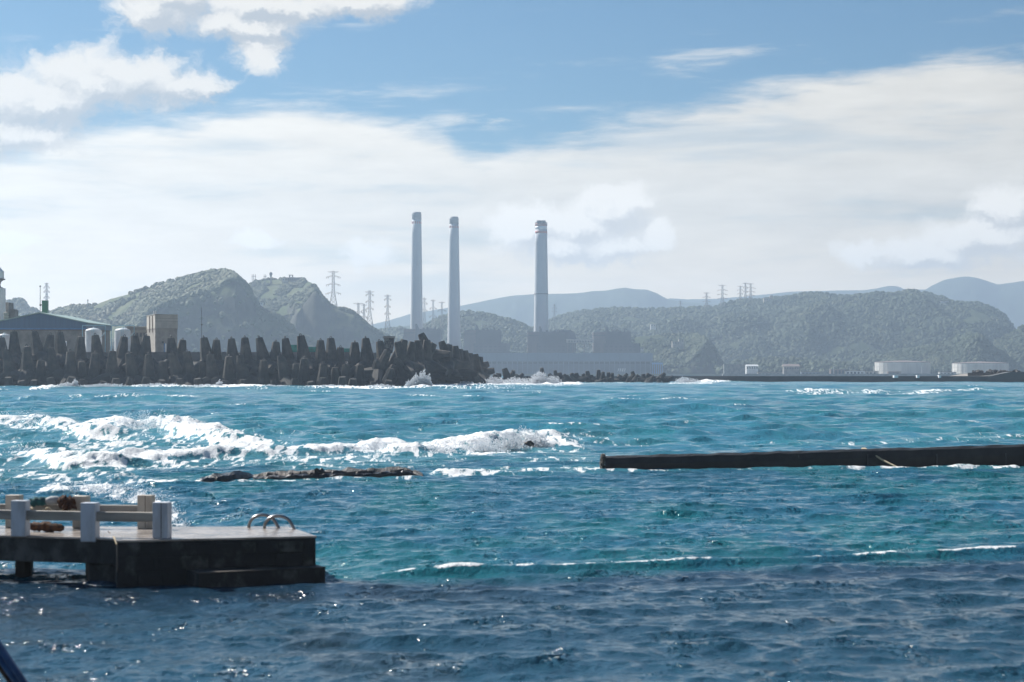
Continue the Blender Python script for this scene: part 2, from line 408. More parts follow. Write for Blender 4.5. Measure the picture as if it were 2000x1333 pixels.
act = (Yg > 30) & (Yg < 900) & (np.abs(Ug) < .36)
ra = np.where((ys > 30) & (ys < 900))[0]; sa = slice(ra[0], ra[-1]+1)
lx, ly = LX[sa], LY[sa]
for poly, hw, st in BANDS:
    lo_, hi_ = min(p[1] for p in poly)-hw*3, max(p[1] for p in poly)+hw*3
    rr = np.where((HOR+FPX*CH/np.maximum(ys, 5) > lo_) & (HOR+FPX*CH/np.maximum(ys, 5) < hi_) & (ys > 20))[0]
    if len(rr) == 0: continue
    b_ = slice(rr[0], rr[-1]+1)
    d, q = segd(LX[b_]*.35, LY[b_], [(p[0]*.35, p[1]) for p in poly])
    foam[b_] = np.maximum(foam[b_], st*np.exp(-(d/hw)**2)*(.45+1.05*lumpL[b_]))
# foam of the weir
wf = np.exp(-((ws-.2)/.17)**2)*wfade*(1-sea)*np.clip(2.6*fbm(wt*1.1, ws*.6, 5, 71, .62)-.55, 0, 1.0)
foam = np.maximum(foam, wf)
bumpz += .09*wf*lump
# turbulent lumps where it is white
white = sst(foam, .45, .95)
near = sst(Yg, 60, 90)
rgd = 1-np.abs(fbm(Xg/.75, Yg/1.3, 4, 47, .6)-.5)*2.6
bumpz += white*near*((lump-.4)*np.where(Yg > 400, 1.0, .22)+rgd*np.where(Yg > 400, .3, .19))
Z += bumpz
# whitecaps on the steepest crests of the open sea
steepz = Z-fbm(Xg/18, Yg/18, 2, 3)*.2
cap = sst(Z-bumpz, .42, .72)*sea*sst(lumpL, .42, .62)
foam = np.maximum(foam, cap*.62)
Xs = Xg+DX; Ys = Yg+DY
# water colour: slate over weed in front, green-blue over sand in the pool, blue-green outside, milky where aerated
def L3(c): return np.array(c, dtype=float)
body = np.zeros(Xg.shape+(3,))
pool_c, fore_c, sea_c, weed_c, air_c = L3((.014,.095,.140)), L3((.014,.056,.088)), L3((.030,.170,.235)), L3((.011,.028,.052)), L3((.055,.21,.25))
pn = fbm(Xg/7, Yg/9, 3, 55); fsn = ws+.8*(fbm(Xg*1.3, Yg*.6, 3, 15)-.5)
fs = np.where(wt > 0, 1-sst(fsn, -2.4, .2), np.maximum(1-sst(fsn, -2.4, .2), (1-sst(Yg, 41.6, 42.8))*sst(-wt, .0, 1.5)))*(1-sea)
hu = sst(fbm(Xg/3.2, Yg/9, 3, 58), .38, .62)[..., None]
pool_c = L3((.012,.106,.130))*hu+L3((.014,.092,.142))*(1-hu); sea_c = L3((.027,.182,.228))*hu+L3((.031,.170,.240))*(1-hu)
body += pool_c*(1-sea)[..., None]*(.7+.6*pn)[..., None] + sea_c*sea[..., None]*(.75+.5*pn)[..., None]
fc_ = fore_c*(.7+.6*pn)[..., None]
wk = (sst(ws, -7, -.5)*.8)[..., None]; fc_ = fc_*(1-wk)+weed_c*wk
reef = (sst(fbm(Xg/1.6, Yg/3.0, 4, 77), .48, .62)*sst(-Xg-.12*(Yg-30), -2.5, 1.5)*.35)[..., None]
fc_ = fc_*(1-reef)+L3((.030,.030,.026))*reef
body = body*(1-fs[..., None])+fc_*fs[..., None]
aer = (np.clip(sst(foam, .08, .5)*.75, 0, 1)*sst(Yg, 70, 90))[..., None]
body = body*(1-aer)+air_c*aer
me = bpy.data.meshes.new('sea')
V_ = np.stack([Xs, Ys, Z], -1).reshape(-1, 3)
idx = np.arange(NR*NC).reshape(NR, NC)
F_ = np.stack([idx[:-1,:-1], idx[:-1,1:], idx[1:,1:], idx[1:,:-1]], -1).reshape(-1, 4)
me.vertices.add(len(V_)); me.vertices.foreach_set('co', V_.ravel())
me.loops.add(F_.size); me.loops.foreach_set('vertex_index', F_.ravel().astype(np.int32))
me.polygons.add(len(F_)); me.polygons.foreach_set('loop_start', np.arange(0, F_.size, 4, dtype=np.int32))
me.polygons.foreach_set('use_smooth', np.ones(len(F_), dtype=bool))
me.update()
at = me.attributes.new('foam', 'FLOAT', 'POINT'); at.data.foreach_set('value', foam.ravel().astype(np.float32))
ab = me.attributes.new('body', 'FLOAT_COLOR', 'POINT')
ab.data.foreach_set('color', np.concatenate([body, np.ones(Xg.shape+(1,))], -1).ravel().astype(np.float32))
m = bpy.data.materials.new('sea_water'); m.use_nodes = True; m.node_tree.nodes.clear(); q = T(m.node_tree)
g = q.node('ShaderNodeNewGeometry'); P = X(q, g.outputs['Position']); _, py_, _ = q.sep(P)
fa = q.node('ShaderNodeAttribute'); fa.attribute_name = 'foam'; ba = q.node('ShaderNodeAttribute'); ba.attribute_name = 'body'
wb = q.node('ShaderNodeBsdfPrincipled'); wb.inputs['IOR'].default_value = 1.33
q.l.new(ba.outputs['Color'], wb.inputs['Base Color'])
q.put(wb.inputs['Roughness'], q.step(py_, 60.0, 500.0, .12, .18))
hh = q.noise(q.vscale(P, (1.0, .75, 1.0)), 6.0, 4, .62)*.8 + q.noise(q.vscale(P, (1.0, .7, 1.0)), 1.4, 3, .55)*2.0
farw = q.step(py_, 90.0, 260.0); patch = q.step(q.noise(P, .35, 3, .6), .45, .68)
hh = hh + q.noise(q.vscale(P, (1.0, .6, 1.0)), .55, 4, .65)*farw*7.0
bn = q.node('ShaderNodeBump'); bn.inputs['Strength'].default_value = .95; bn.inputs['Distance'].default_value = .07
q.put(bn.inputs['Height'], hh)
rc = q.sep(q.noise(q.vscale(P, (1.0, .8, 1.0)), 10.0, 4, .7, out=1))          # small steep ripples: they carry the glitter
spk = q.step(q.noise(q.vscale(P, (1.0, .5, 1.0)), .9, 3, .6), .53, .62)
ra_ = patch*0.8 + spk*3.9 + .30
nv = q.node('ShaderNodeVectorMath', operation='ADD'); q.l.new(bn.outputs[0], nv.inputs[0]); q.put(nv.inputs[1], q.xyz((rc[0]-0.5)*ra_, (rc[1]-0.5)*ra_, 0.0))
nn = q.node('ShaderNodeVectorMath', operation='NORMALIZE'); q.l.new(nv.outputs[0], nn.inputs[0]); q.l.new(nn.outputs[0], wb.inputs['Normal'])
fbd = q.node('ShaderNodeBsdfPrincipled'); q.put(fbd.inputs['Base Color'], c4((.80,.82,.83))); fbd.inputs['Roughness'].default_value = .75
fbd.inputs['Subsurface Weight'].default_value = 0.0
bf = q.node('ShaderNodeBump'); bf.inputs['Strength'].default_value = 1.0; bf.inputs['Distance'].default_value = .14
fn1 = q.noise(q.vscale(P, (1.0, .14, 1.0)), 2.9, 7, .70, .6); q.put(bf.inputs['Height'], q.noise(P, 6.0, 5, .65)); q.l.new(bf.outputs[0], fbd.inputs['Normal'])
lace = q.voro(q.vscale(P, (.9, .16, 1.0)), 1.1, 'DISTANCE_TO_EDGE')
lace = q.step(lace, 0.02, 0.34, 1.0, 0.0)
fv = X(q, fa.outputs['Fac'])
cov = q.step(fv*0.95 + (fn1-0.5)*2.0 + (lace-0.45)*0.45, 0.64, 0.90) * q.step(fv, 0.06, 0.22)
ms = q.node('ShaderNodeMixShader'); q.put(ms.inputs[0], cov); q.l.new(wb.outputs[0], ms.inputs[1]); q.l.new(fbd.outputs[0], ms.inputs[2])
mo = q.node('ShaderNodeOutputMaterial'); q.l.new(ms.outputs[0], mo.inputs[0])
me.materials.append(m)
seao = bpy.data.objects.new('sea', me); COL.objects.link(seao); tag(seao, 'choppy turquoise sea with breaking white foam', None, None, 'structure')
M['foam'] = mat('white_spray', (.80,.82,.84), .7, (.72,.75,.78), .5)
q = T(M['foam'].node_tree); tr = q.node('ShaderNodeBsdfTranslucent'); tr.inputs[0].default_value = (.85,.88,.92,1); mx = q.node('ShaderNodeMixShader'); mx.inputs[0].default_value = .55
bs_ = next(n for n in q.n if n.type == 'BSDF_PRINCIPLED'); ou = next(n for n in q.n if n.type == 'OUTPUT_MATERIAL'); q.l.new(bs_.outputs[0], mx.inputs[1]); q.l.new(tr.outputs[0], mx.inputs[2]); q.l.new(mx.outputs[0], ou.inputs[0])

# ------------------------------------------------------------------ hills
def interp(poly, x): return np.interp(x, [p[0] for p in poly], [p[1] for p in poly])
def hillmat(name, g1, g2, rock, lo=.55, hi=.75):
    m = bpy.data.materials.new(name); m.use_nodes = True; m.node_tree.nodes.clear(); q = T(m.node_tree)
    g = q.node('ShaderNodeNewGeometry'); P = X(q, g.outputs['Position']); _, _, nz = q.sep(X(q, g.outputs['True Normal']))
    b = q.node('ShaderNodeBsdfPrincipled'); b.inputs['Roughness'].default_value = .95; b.inputs['Specular IOR Level'].default_value = .1
    gr = q.mix(q.step(q.noise(P, .02, 6, .65), .38, .62), c4(g1), c4(g2))
    rk = q.mix(q.step(q.noise(q.vscale(P, (1,1,.25)), .05, 6, .65), .35, .65), c4(rock), c4(tuple(k*.6 for k in rock)))
    f = q.step(nz + (q.noise(P, .03, 5, .6)-.5)*.35, lo, hi)
    q.put(b.inputs['Base Color'], q.mix(f, rk, gr))
    bn = q.node('ShaderNodeBump'); bn.inputs['Strength'].default_value = .7; bn.inputs['Distance'].default_value = 2.5
    q.put(bn.inputs['Height'], q.noise(q.vscale(P, (1,1,.6)), .12, 6, .65)); q.l.new(bn.outputs[0], b.inputs['Normal'])
    o = q.node('ShaderNodeOutputMaterial'); q.l.new(b.outputs[0], o.inputs[0]); return m
M['hill'] = hillmat('hill_scrub', (.060,.085,.036), (.105,.115,.060), (.075,.078,.062))
M['hill_r'] = hillmat('hill_forest', (.026,.042,.019), (.046,.060,.030), (.055,.056,.048))
M['mount'] = hillmat('mountain_forest', (.035,.055,.035), (.045,.065,.045), (.06,.07,.06))
def hill(name, label, Rp, Cp, D, d1, d2, db, mt, x0, x1, step=3.0, nfront=8, nmid=46, gul=9.0, seed=0, base=0.0, knolls=()):
    xs = np.arange(x0, x1+step, step); n = len(xs)
    zr_px, zc_px = interp(Rp, xs), interp(Cp, xs) if Cp else None
    d1 = interp(d1, xs) if isinstance(d1, list) else np.full(n, float(d1)); d2 = interp(d2, xs) if isinstance(d2, list) else np.full(n, float(d2))
    Dr = D+d1+d2
    zr = CH+(HOR-zr_px)/FPX*Dr
    zc = np.minimum(CH+(HOR-zc_px)/FPX*(D+d1), zr) if Cp else np.minimum(zr*.12, 6)
    rows = []
    for s in np.linspace(0, 1, nfront): rows.append((D+d1*s**1.2, base+(zc-base)*(s**.85), np.full(n, 0.25*s)))
    for s in np.linspace(0, 1, nmid)[1:]:
        e = np.sin(s*math.pi/2)**1.05*.55+s*.45
        rows.append((D+d1+d2*s, zc+(zr-zc)*e, np.full(n, (.25+.75*min(1, s*3))*(1-s**3))))
    for s in np.linspace(0, 1, 12)[1:]: rows.append((Dr+db*s, zr*(1-s)**1.4+base*s, np.full(n, 0.0)))
    Yv = np.array([r[0] for r in rows]); Zv = np.array([r[1] for r in rows]); Wt = np.array([r[2] for r in rows])
    Xv = (xs[None, :]-1000)/FPX*Yv
    k = gul/9
    rid = np.abs(fbm(Xv/(75*k)+.25*Yv/(60*k), Yv/(170*k), 4, 100+seed)-.5)*2
    rid2 = fbm(Xv/(28*k), Yv/(40*k), 4, 140+seed)-.5
    Zv = np.maximum(Zv+Wt*(gul*2.6*(rid-.35)+gul*1.1*rid2), base-3+0*Zv)
    for kx, kd, kh, kr in knolls:
        ex = Xv-(kx-1000)/FPX*kd; ey = Yv-kd; Zv = Zv+kh*np.exp(-((ex/np.where(ex > 0, kr*.55, kr*1.5))**2+(ey/(kr*1.2))**2))*(Wt > 0)
    Xv = Xv+(Wt*0+1)*gul*.5*(fbm(Zv/14, Yv/40, 3, 170+seed)-.5); Yv = Yv+gul*1.3*(fbm(Xv/17, Zv/22, 4, 190+seed)-.5)*np.minimum(1, Zv/10)
    nr = len(rows); vs = np.stack([Xv, Yv, Zv], -1); ix = np.arange(nr*n).reshape(nr, n)
    fs = np.stack([ix[:-1,:-1], ix[:-1,1:], ix[1:,1:], ix[1:,:-1]], -1).reshape(-1, 4)
    me = bpy.data.meshes.new(name); me.from_pydata(vs.reshape(-1, 3).tolist(), [], fs.tolist()); me.update()
    me.polygons.foreach_set('use_smooth', [True]*len(me.polygons)); me.materials.append(mt)
    o = bpy.data.objects.new(name, me); COL.objects.link(o); tag(o, label, None, None, 'structure')
    return vs, nfront, nmid
# crowns scattered as one stuff object per wooded hill
def crown_group(mt):
    ng = bpy.data.node_groups.new('tree_crowns', 'GeometryNodeTree')
    ng.interface.new_socket('Geometry', in_out='INPUT', socket_type='NodeSocketGeometry'); ng.interface.new_socket('Geometry', in_out='OUTPUT', socket_type='NodeSocketGeometry')
    N = ng.nodes; L = ng.links; gi = N.new('NodeGroupInput'); go = N.new('NodeGroupOutput')
    ic = N.new('GeometryNodeMeshIcoSphere'); ic.inputs['Subdivisions'].default_value = 2; ic.inputs['Radius'].default_value = 1.0
    sp = N.new('GeometryNodeSetPosition'); nz = N.new('ShaderNodeTexNoise'); nz.inputs['Scale'].default_value = 2.1; nz.inputs['Detail'].default_value = 4; nz.inputs['Roughness'].default_value = .75
    vm = N.new('ShaderNodeVectorMath'); vm.operation = 'SUBTRACT'; vm.inputs[1].default_value = (.5,.5,.5); vk = N.new('ShaderNodeVectorMath'); vk.operation = 'SCALE'; vk.inputs['Scale'].default_value = 1.9
    L.new(nz.outputs['Color'], vm.inputs[0]); L.new(vm.outputs[0], vk.inputs[0]); L.new(vk.outputs[0], sp.inputs['Offset']); L.new(ic.outputs[0], sp.inputs['Geometry'])
    sm = N.new('GeometryNodeSetMaterial'); sm.inputs['Material'].default_value = mt; L.new(sp.outputs[0], sm.inputs[0])
    ip = N.new('GeometryNodeInstanceOnPoints'); L.new(gi.outputs[0], ip.inputs['Points']); L.new(sm.outputs[0], ip.inputs['Instance'])
    rv = N.new('FunctionNodeRandomValue'); rv.data_type = 'FLOAT_VECTOR'; rv.inputs[1].default_value = (6.28,6.28,6.28); L.new(rv.outputs[0], ip.inputs['Rotation'])
    na = N.new('GeometryNodeInputNamedAttribute'); na.data_type = 'FLOAT'; na.inputs['Name'].default_value = 'sz'; L.new(na.outputs[0], ip.inputs['Scale'])
    L.new(ip.outputs[0], go.inputs[0]); return ng
def leafmat(name, a, b, c):
    m = bpy.data.materials.new(name); m.use_nodes = True; m.node_tree.nodes.clear(); q = T(m.node_tree)
    g = q.node('ShaderNodeNewGeometry'); P = X(q, g.outputs['Position'])
    d = q.node('ShaderNodeBsdfPrincipled'); d.inputs['Roughness'].default_value = .75; d.inputs['Specular IOR Level'].default_value = .25
    k = q.mix(q.step(q.noise(P, .16, 3, .6), .35, .65), c4(a), c4(b)); k = q.mix(q.step(q.noise(P, .022, 4, .6), .50, .68), k, c4(c))
    q.put(d.inputs['Base Color'], k); o = q.node('ShaderNodeOutputMaterial'); q.l.new(d.outputs[0], o.inputs[0]); return m
M['crown'] = leafmat('crowns_scrub', (.056,.076,.034), (.092,.108,.052), (.135,.128,.072))
M['crown_r'] = leafmat('crowns_forest', (.024,.044,.018), (.042,.064,.026), (.064,.076,.036))
NG = {k: crown_group(M[k]) for k in ('crown', 'crown_r')}
def forest(name, label, hv, count, smin, smax, key, seed, clear=None, cliff=.012):
    vs, nf, nm = hv; r = np.random.default_rng(seed); nr, n, _ = vs.shape
    a = r.uniform(nf-1, nf+nm-.5, count); m_ = r.random(count) < cliff; a = np.where(m_, r.uniform(2, nf, count), a)
    b = r.uniform(0, n-1.001, count); i = np.minimum(a.astype(int), nr-2); j = b.astype(int); fa, fb = (a-i)[:, None], (b-j)[:, None]
    p = (vs[i,j]*(1-fb)+vs[i,j+1]*fb)*(1-fa)+(vs[i+1,j]*(1-fb)+vs[i+1,j+1]*fb)*fa
    dens_ = fbm(p[:,0]/45, p[:,1]/60, 3, seed); keep = dens_ > (clear if clear else .30)
    keep &= p[:,2] > 3
    p = p[keep]; sz = (smin+(smax-smin)*r.random(len(p))**2.2)*(.6+.8*dens_[keep]); p[:,2] += sz*.25
    me = bpy.data.meshes.new(name); me.from_pydata(p.tolist(), [], []); me.update()
    t_ = me.attributes.new('sz', 'FLOAT', 'POINT'); t_.data.foreach_set('value', sz.astype(np.float32))
    me.materials.append(M[key])
    o = bpy.data.objects.new(name, me); COL.objects.link(o); md = o.modifiers.new('crowns', 'NODES'); md.node_group = NG[key]
    tag(o, label, 'forest', None, 'stuff')
# -- left headlands
H1R = [(90,616),(110,611),(140,601),(180,598),(215,584),(260,573),(300,561),(340,549),(380,541),(405,534),(422,530),(436,531),(450,533),(462,543),(480,561),(500,590),(515,600),(530,610),(560,632),(590,655),(615,672)]
H1C = [(90,690),(200,690),(270,640),(285,618),(300,608),(330,594),(360,585),(400,574),(430,562),(448,548),(462,546),(480,564),(500,593),(530,612),(590,657),(615,673)]
h1 = hill('hill', 'scrubby headland with shaded cliff behind the beige building', H1R, H1C, 2150, [(90,20),(280,30),(330,55),(450,70),(615,50)], [(90,300),(300,240),(430,160),(465,20),(480,8),(615,8)], 300, M['hill'], 60, 618, seed=1, gul=6, nfront=16)
forest('forest', 'scrub and low trees on the headland behind the beige building', h1, 13000, 1.2, 4.2, 'crown', 21, .36)
H2R = [(440,575),(480,560),(496,551),(515,547),(560,545),(596,547),(608,553),(614,560),(624,575),(632,584),(645,598),(655,604),(668,605),(680,606),(692,612),(706,625),(722,641),(745,654),(770,664),(800,676)]
H2C = [(440,690),(520,690),(560,660),(580,612),(600,588),(612,572),(618,568),(626,579),(645,600),(668,607),(692,614),(745,656),(800,677)]
h2 = hill('hill', 'headland with hilltop building left of the pylons', H2R, H2C, 2420, [(440,30),(580,30),(590,60),(700,50),(800,40)], [(440,300),(580,260),(615,90),(640,12),(800,8)], 300, M['hill'], 440, 800, seed=2, gul=6, nfront=16)
forest('forest', 'scrub on the headland below the hilltop building', h2, 9000, 1.1, 3.6, 'crown', 22, .40)
H3R = [(-500,560),(-200,560),(-60,585),(0,598),(18,589),(34,587),(48,592),(62,603),(76,612),(110,630)]
h3 = hill('hill', 'low wooded hill behind the blue shed', H3R, None, 2600, 20, 260, 200, M['hill'], -500, 110, seed=3, step=5)
forest('forest', 'woods on the low hill behind the blue shed', h3, 3500, 2, 6, 'crown', 23)
# -- middle and right hills
H4R = [(660,668),(690,652),(740,645),(775,643),(800,648),(825,634),(850,624),(880,616),(915,611),(940,612),(970,619),(1000,627),(1030,640),(1060,652),(1095,664),(1130,690)]
h4 = hill('hill', 'wooded hill behind the three chimneys', H4R, None, 2900, 20, 320, 300, M['hill_r'], 660, 1130, seed=4)
forest('forest', 'woods on the hill behind the chimneys', h4, 11000, 1.4, 4.4, 'crown_r', 24)
H5R = [(960,690),(1010,662),(1050,640),(1080,624),(1110,613),(1140,608),(1180,606),(1230,604),(1262,606),(1300,605),(1340,603),(1380,601),(1405,597),(1425,591),(1450,588),(1490,586),(1530,581),(1560,576),(1580,572),(1612,573),(1640,578),(1680,581),(1715,583),(1750,577),(1785,573),(1815,575),(1840,583),(1860,591),(1880,594),(1905,593),(1925,598),(1945,607),(1962,618),(1974,632),(1982,646),(2000,660),(2060,690)]
h5 = hill('hill', 'long wooded ridge along the right shore', H5R, None, 3050, 25, 620, 500, M['hill_r'], 960, 2060, seed=5, gul=20, nmid=64, knolls=[(1455,3330,34,60),(1475,3180,22,45),(1600,3330,36,70),(1570,3200,20,45),(1780,3480,40,80),(1690,3260,30,70),(1840,3330,34,80),(1330,3350,24,60),(1200,3300,26,70),(1900,3230,30,60)])
forest('forest', 'dense woods on the long right ridge', h5, 46000, 1.4, 4.6, 'crown_r', 25, .30)
H6R = [(1180,690),(1215,668),(1240,658),(1290,655),(1335,655),(1365,657),(1382,664),(1394,678),(1404,696),(1410,712),(1415,728)]
H6C = [(1180,730),(1290,722),(1340,715),(1366,690),(1380,670),(1394,681),(1404,698),(1415,728)]
h6 = hill('hill', 'small wooded bluff with a cliff right of the turbine hall', H6R, H6C, 2660, [(1180,15),(1360,20),(1380,40),(1415,20)], [(1180,170),(1340,150),(1380,30),(1415,5)], 120, M['hill_r'], 1180, 1416, seed=6, gul=6, nfront=12)
forest('forest', 'trees on the small bluff right of the turbine hall', h6, 6500, 1.4, 4.2, 'crown_r', 26, .25)
H7R = [(1890,725),(1920,690),(1950,665),(1980,650),(2000,640),(2060,610),(2200,600),(2500,600)]
h7 = hill('hill', 'grassy hill at the right edge behind the far tank', H7R, None, 2900, 20, 200, 200, M['hill_r'], 1890, 2500, seed=7, step=5)
forest('forest', 'woods on the hill at the right edge', h7, 6000, 1.6, 4.5, 'crown_r', 27)
H8R = [(1560,728),(1700,700),(1800,680),(1850,668),(1880,655),(1900,652),(1915,660),(1930,675),(1950,690),(1972,708),(1995,726)]
H8C = [(1560,730),(1800,722),(1880,700),(1898,665),(1912,662),(1930,677),(1995,728)]
h8 = hill('hill', 'spur with dark cliff behind the far oil tank', H8R, H8C, 2800, [(1560,20),(1880,40),(1995,30)], [(1560,150),(1880,90),(1912,15),(1995,5)], 150, M['hill_r'], 1560, 1996, seed=8, gul=6, nfront=12)
forest('forest', 'trees on the spur behind the far tank', h8, 8000, 1.4, 4.0, 'crown_r', 28, .25, .2)
H9R = [(1400,722),(1440,708),(1475,705),(1510,700),(1550,702),(1590,708),(1640,712),(1700,722)]
h9 = hill('hill', 'low wooded knoll behind the shore houses', H9R, None, 2600, 10, 80, 80, M['hill_r'], 1400, 1700, seed=9, gul=3)
forest('forest', 'trees on the knoll behind the shore houses', h9, 1500, 1.5, 4.5, 'crown_r', 29, .2)
# -- mountains
FA = [(300,660),(560,650),(700,640),(760,626),(800,614),(860,604),(905,597),(950,587),(1000,578),(1045,575),(1100,574),(1130,573),(1160,569),(1185,568),(1205,564),(1222,562),(1240,565),(1265,566),(1285,574),(1305,585),(1330,590),(1370,592),(1450,600),(1600,620)]
hill('mountain', 'pale blue mountain range behind the third chimney', FA, None, 6000, 30, 500, 500, M['mount'], 300, 1600, seed=11, step=6, nmid=24, gul=20)
FB = [(1250,600),(1310,583),(1345,585),(1400,584),(1450,580),(1510,574),(1545,570),(1620,568),(1690,567),(1712,564),(1735,559),(1752,559),(1768,565),(1808,566),(1822,557),(1845,547),(1870,542),(1890,540),(1908,543),(1930,550),(1948,556),(1965,554),(2000,549),(2100,540),(2300,560),(2700,590)]
hill('mountain', 'pale blue domed mountain at the right edge', FB, None, 6900, 30, 500, 500, M['mount'], 1250, 2700, seed=12, step=6, nmid=24, gul=20)
FC = [(600,655),(700,646),(760,640),(800,636),(860,640),(940,636),(1000,632),(1060,640),(1150,640)]
hill('mountain', 'low blue foothill between the first two chimneys', FC, None, 4300, 20, 300, 300, M['mount'], 600, 1150, seed=13, step=6, nmid=20)
FD = [(-900,600),(-400,590),(0,610),(200,630),(400,640)]
hill('mountain', 'distant mountain beyond the left hills', FD, None, 6000, 30, 400, 400, M['mount'], -900, 400, seed=14, step=12, nmid=16)

# ------------------------------------------------------------------ land and haze
mb = MB(); mb.prism([(gx(690,2560),2560),(gx(1420,2560),2560),(gx(1420,2440),2440),(gx(2600,2440),2440),(gx(2700,3400),3400),(gx(600,3400),3400)], -4, 2.6)
tag(mb.build('shore_ground', M['ground']), kind='structure')
mb = MB(); mb.prism([(gx(-700,628),628),(gx(700,628),628),(gx(745,690),690),(gx(400,1400),1400),(gx(-1500,1400),1400)], -4, 3.2)
tag(mb.build('harbour_ground', M['ground']), kind='structure')
hz = bpy.data.materials.new('haze_air'); hz.use_nodes = True; hz.node_tree.nodes.clear(); q = T(hz.node_tree)
pv = q.node('ShaderNodeVolumePrincipled'); pv.inputs['Color'].default_value = (.60,.78,1.0,1); pv.inputs['Density'].default_value = 1.5e-4; pv.inputs['Anisotropy'].default_value = .35
o = q.node('ShaderNodeOutputMaterial'); q.l.new(pv.outputs[0], o.inputs['Volume'])
mb = MB(); mb.box(-9000, 9000, -400, 8350, -9, 372)
tag(mb.build('haze', hz), 'thin pale sea haze over the water and hills', 'haze', None, 'stuff')

# ------------------------------------------------------------------ left breakwater
mb = MB(); mb.prism([(gx(-60,618),618),(gx(700,618),618),(gx(748,650),650),(gx(748,662),662),(gx(-60,630),630)], -6, gz(688,618))
cw = mb.build('crown_wall', M['conc'], loc=(gx(300,618),618,0))
tag(cw, 'long concrete crown wall behind the row of tall tetrapods', 'wall')
mb = MB()   # rubble core under the blocks
core = [(-80,606),(300,606),(700,606),(790,640),(860,690),(930,760),(985,830)]
poly = [(gx(x,d),d) for x,d in core]+[(gx(x,d+22),d+22) for x,d in core[::-1]]
ht = [8.2,8.2,8.2,7.0,5.8,4.2,1.2]
n = len(core); vs = []
for i,(x,d) in enumerate(core): vs += [(gx(x,d-10),d-10,-6),(gx(x,d),d,ht[i]*.72),(gx(x,d+12),d+12,ht[i]),(gx(x,d+30),d+30,-6)]
fs = [(i*4+k, i*4+k+1, i*4+k+5, i*4+k+4) for i in range(n-1) for k in range(3)]+[(0,3,2,1),((n-1)*4,(n-1)*4+1,(n-1)*4+2,(n-1)*4+3)]
mb.add(vs, fs); co = mb.build('breakwater_mound', M['core']); tag(co, None, None, None, 'structure')

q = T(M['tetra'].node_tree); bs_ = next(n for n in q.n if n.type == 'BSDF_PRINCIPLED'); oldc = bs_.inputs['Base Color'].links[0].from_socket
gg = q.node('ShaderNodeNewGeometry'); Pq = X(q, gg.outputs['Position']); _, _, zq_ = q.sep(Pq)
lowest = q.step(zq_ + (q.noise(Pq, .35, 4, .6)-.5)*5.0, 3.0, 6.5)          # darker towards the water, with a noisy edge
q.put(bs_.inputs['Base Color'], q.mix(lowest, c4((.016,.017,.016)), X(q, oldc)))
def tetra_mesh():
    L_, r0, r1 = 7.8, 2.2, 1.10
    bm = bmesh.new(); dirs = [Vector((0,0,1))]+[Vector((math.cos(a)*.943, math.sin(a)*.943, -.333)) for a in (R(-90),R(30),R(150))]
    for d in dirs:
        zq = d.to_track_quat('Z','X').to_matrix().to_4x4()
        rings = []
        for (z, r) in ((0.2, r0*1.02),(L_*.94, r1*1.06),(L_, r1*.92)):
            ring = []
            for i in range(8):
                q_ = 2*math.pi*(i+.5)/8; ring.append(bm.verts.new(zq @ Vector((r*math.cos(q_), r*math.sin(q_), z))))
            rings.append(ring)
        for a_, b_ in zip(rings, rings[1:]):
            for i in range(8): bm.faces.new((a_[i], a_[(i+1)%8], b_[(i+1)%8], b_[i]))
        bm.faces.new(rings[-1])
    bmesh.ops.create_icosphere(bm, subdivisions=1, radius=2.45)
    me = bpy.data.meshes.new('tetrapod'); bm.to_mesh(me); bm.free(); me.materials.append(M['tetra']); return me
TM = tetra_mesh()
HM = MB().tube([(-.25,0,7.7),(-.25,0,8.2),(0,0,8.45),(.25,0,8.2),(.25,0,7.7)], .13, 5)
hme = bpy.data.meshes.new('lifting_eye'); hme.from_pydata([tuple(v) for v in HM.v], [], HM.f); hme.materials.append(M['dark'])
ORD = ['first','second','third','fourth','fifth','sixth','seventh','eighth','ninth','tenth','eleventh','twelfth','thirteenth','fourteenth','fifteenth','sixteenth','seventeenth','eighteenth','nineteenth','twentieth','twenty-first','twenty-second','twenty-third','twenty-fourth','twenty-fifth','twenty-sixth','twenty-seventh','twenty-eighth','twenty-ninth','thirtieth','thirty-first','thirty-second','thirty-third','thirty-fourth','thirty-fifth','thirty-sixth','thirty-seventh','thirty-eighth','thirty-ninth','fortieth']
def tetra(x, y, D, tilt=0, lean=0, yaw=0, s=1.0, eye=False):
    """x, y: where the tip of the raised leg stands; tilt in the picture plane, lean toward the viewer"""
    rot = Euler((R(lean), R(tilt), 0)).to_matrix() @ Matrix.Rotation(R(yaw), 3, 'Z')
    o = bpy.data.objects.new('tetrapod', TM); COL.objects.link(o)
    tip = pw(x, y, D); o.rotation_euler = rot.to_euler(); o.scale = (s,s,s); o.location = tip-rot @ Vector((0,0,7.8*s))
    if eye:
        e = bpy.data.objects.new('lifting_eye', hme); COL.objects.link(e); e.parent = o
    return o
top = [(2,660,-6,1),(27,648,-2,1),(66,648,-12,.98),(99,654,8,.98),(116,649,-5,1),(158,658,4,1),(186,655,-7,1.03),(243,658,9,1),(263,656,-5,1),(286,656,4,1),(334,660,-4,1),(357,664,7,.95),(398,660,-9,1.02),(423,664,3,.95),(452,662,-4,1),(478,660,-4,1.02),(506,660,-12,1.0),(539,668,2,.95),(557,661,-8,1.02),(587,656,-9,1.08),(626,665,0,.97),(646,661,-2,1.02),(665,679,2,.95),(693,669,1,1),(714,661,-5,1.04),(741,667,-12,1.02)]
marks = [(0,'beside the left picture edge'),(60,'in front of the blue shed'),(165,'before the left white tank'),(225,'before the right white tank'),(285,'before the beige tower block'),(390,'right of the thin mast'),(560,'near the green netting'),(640,'left of the crumbling pedestal')]
cnt = {}
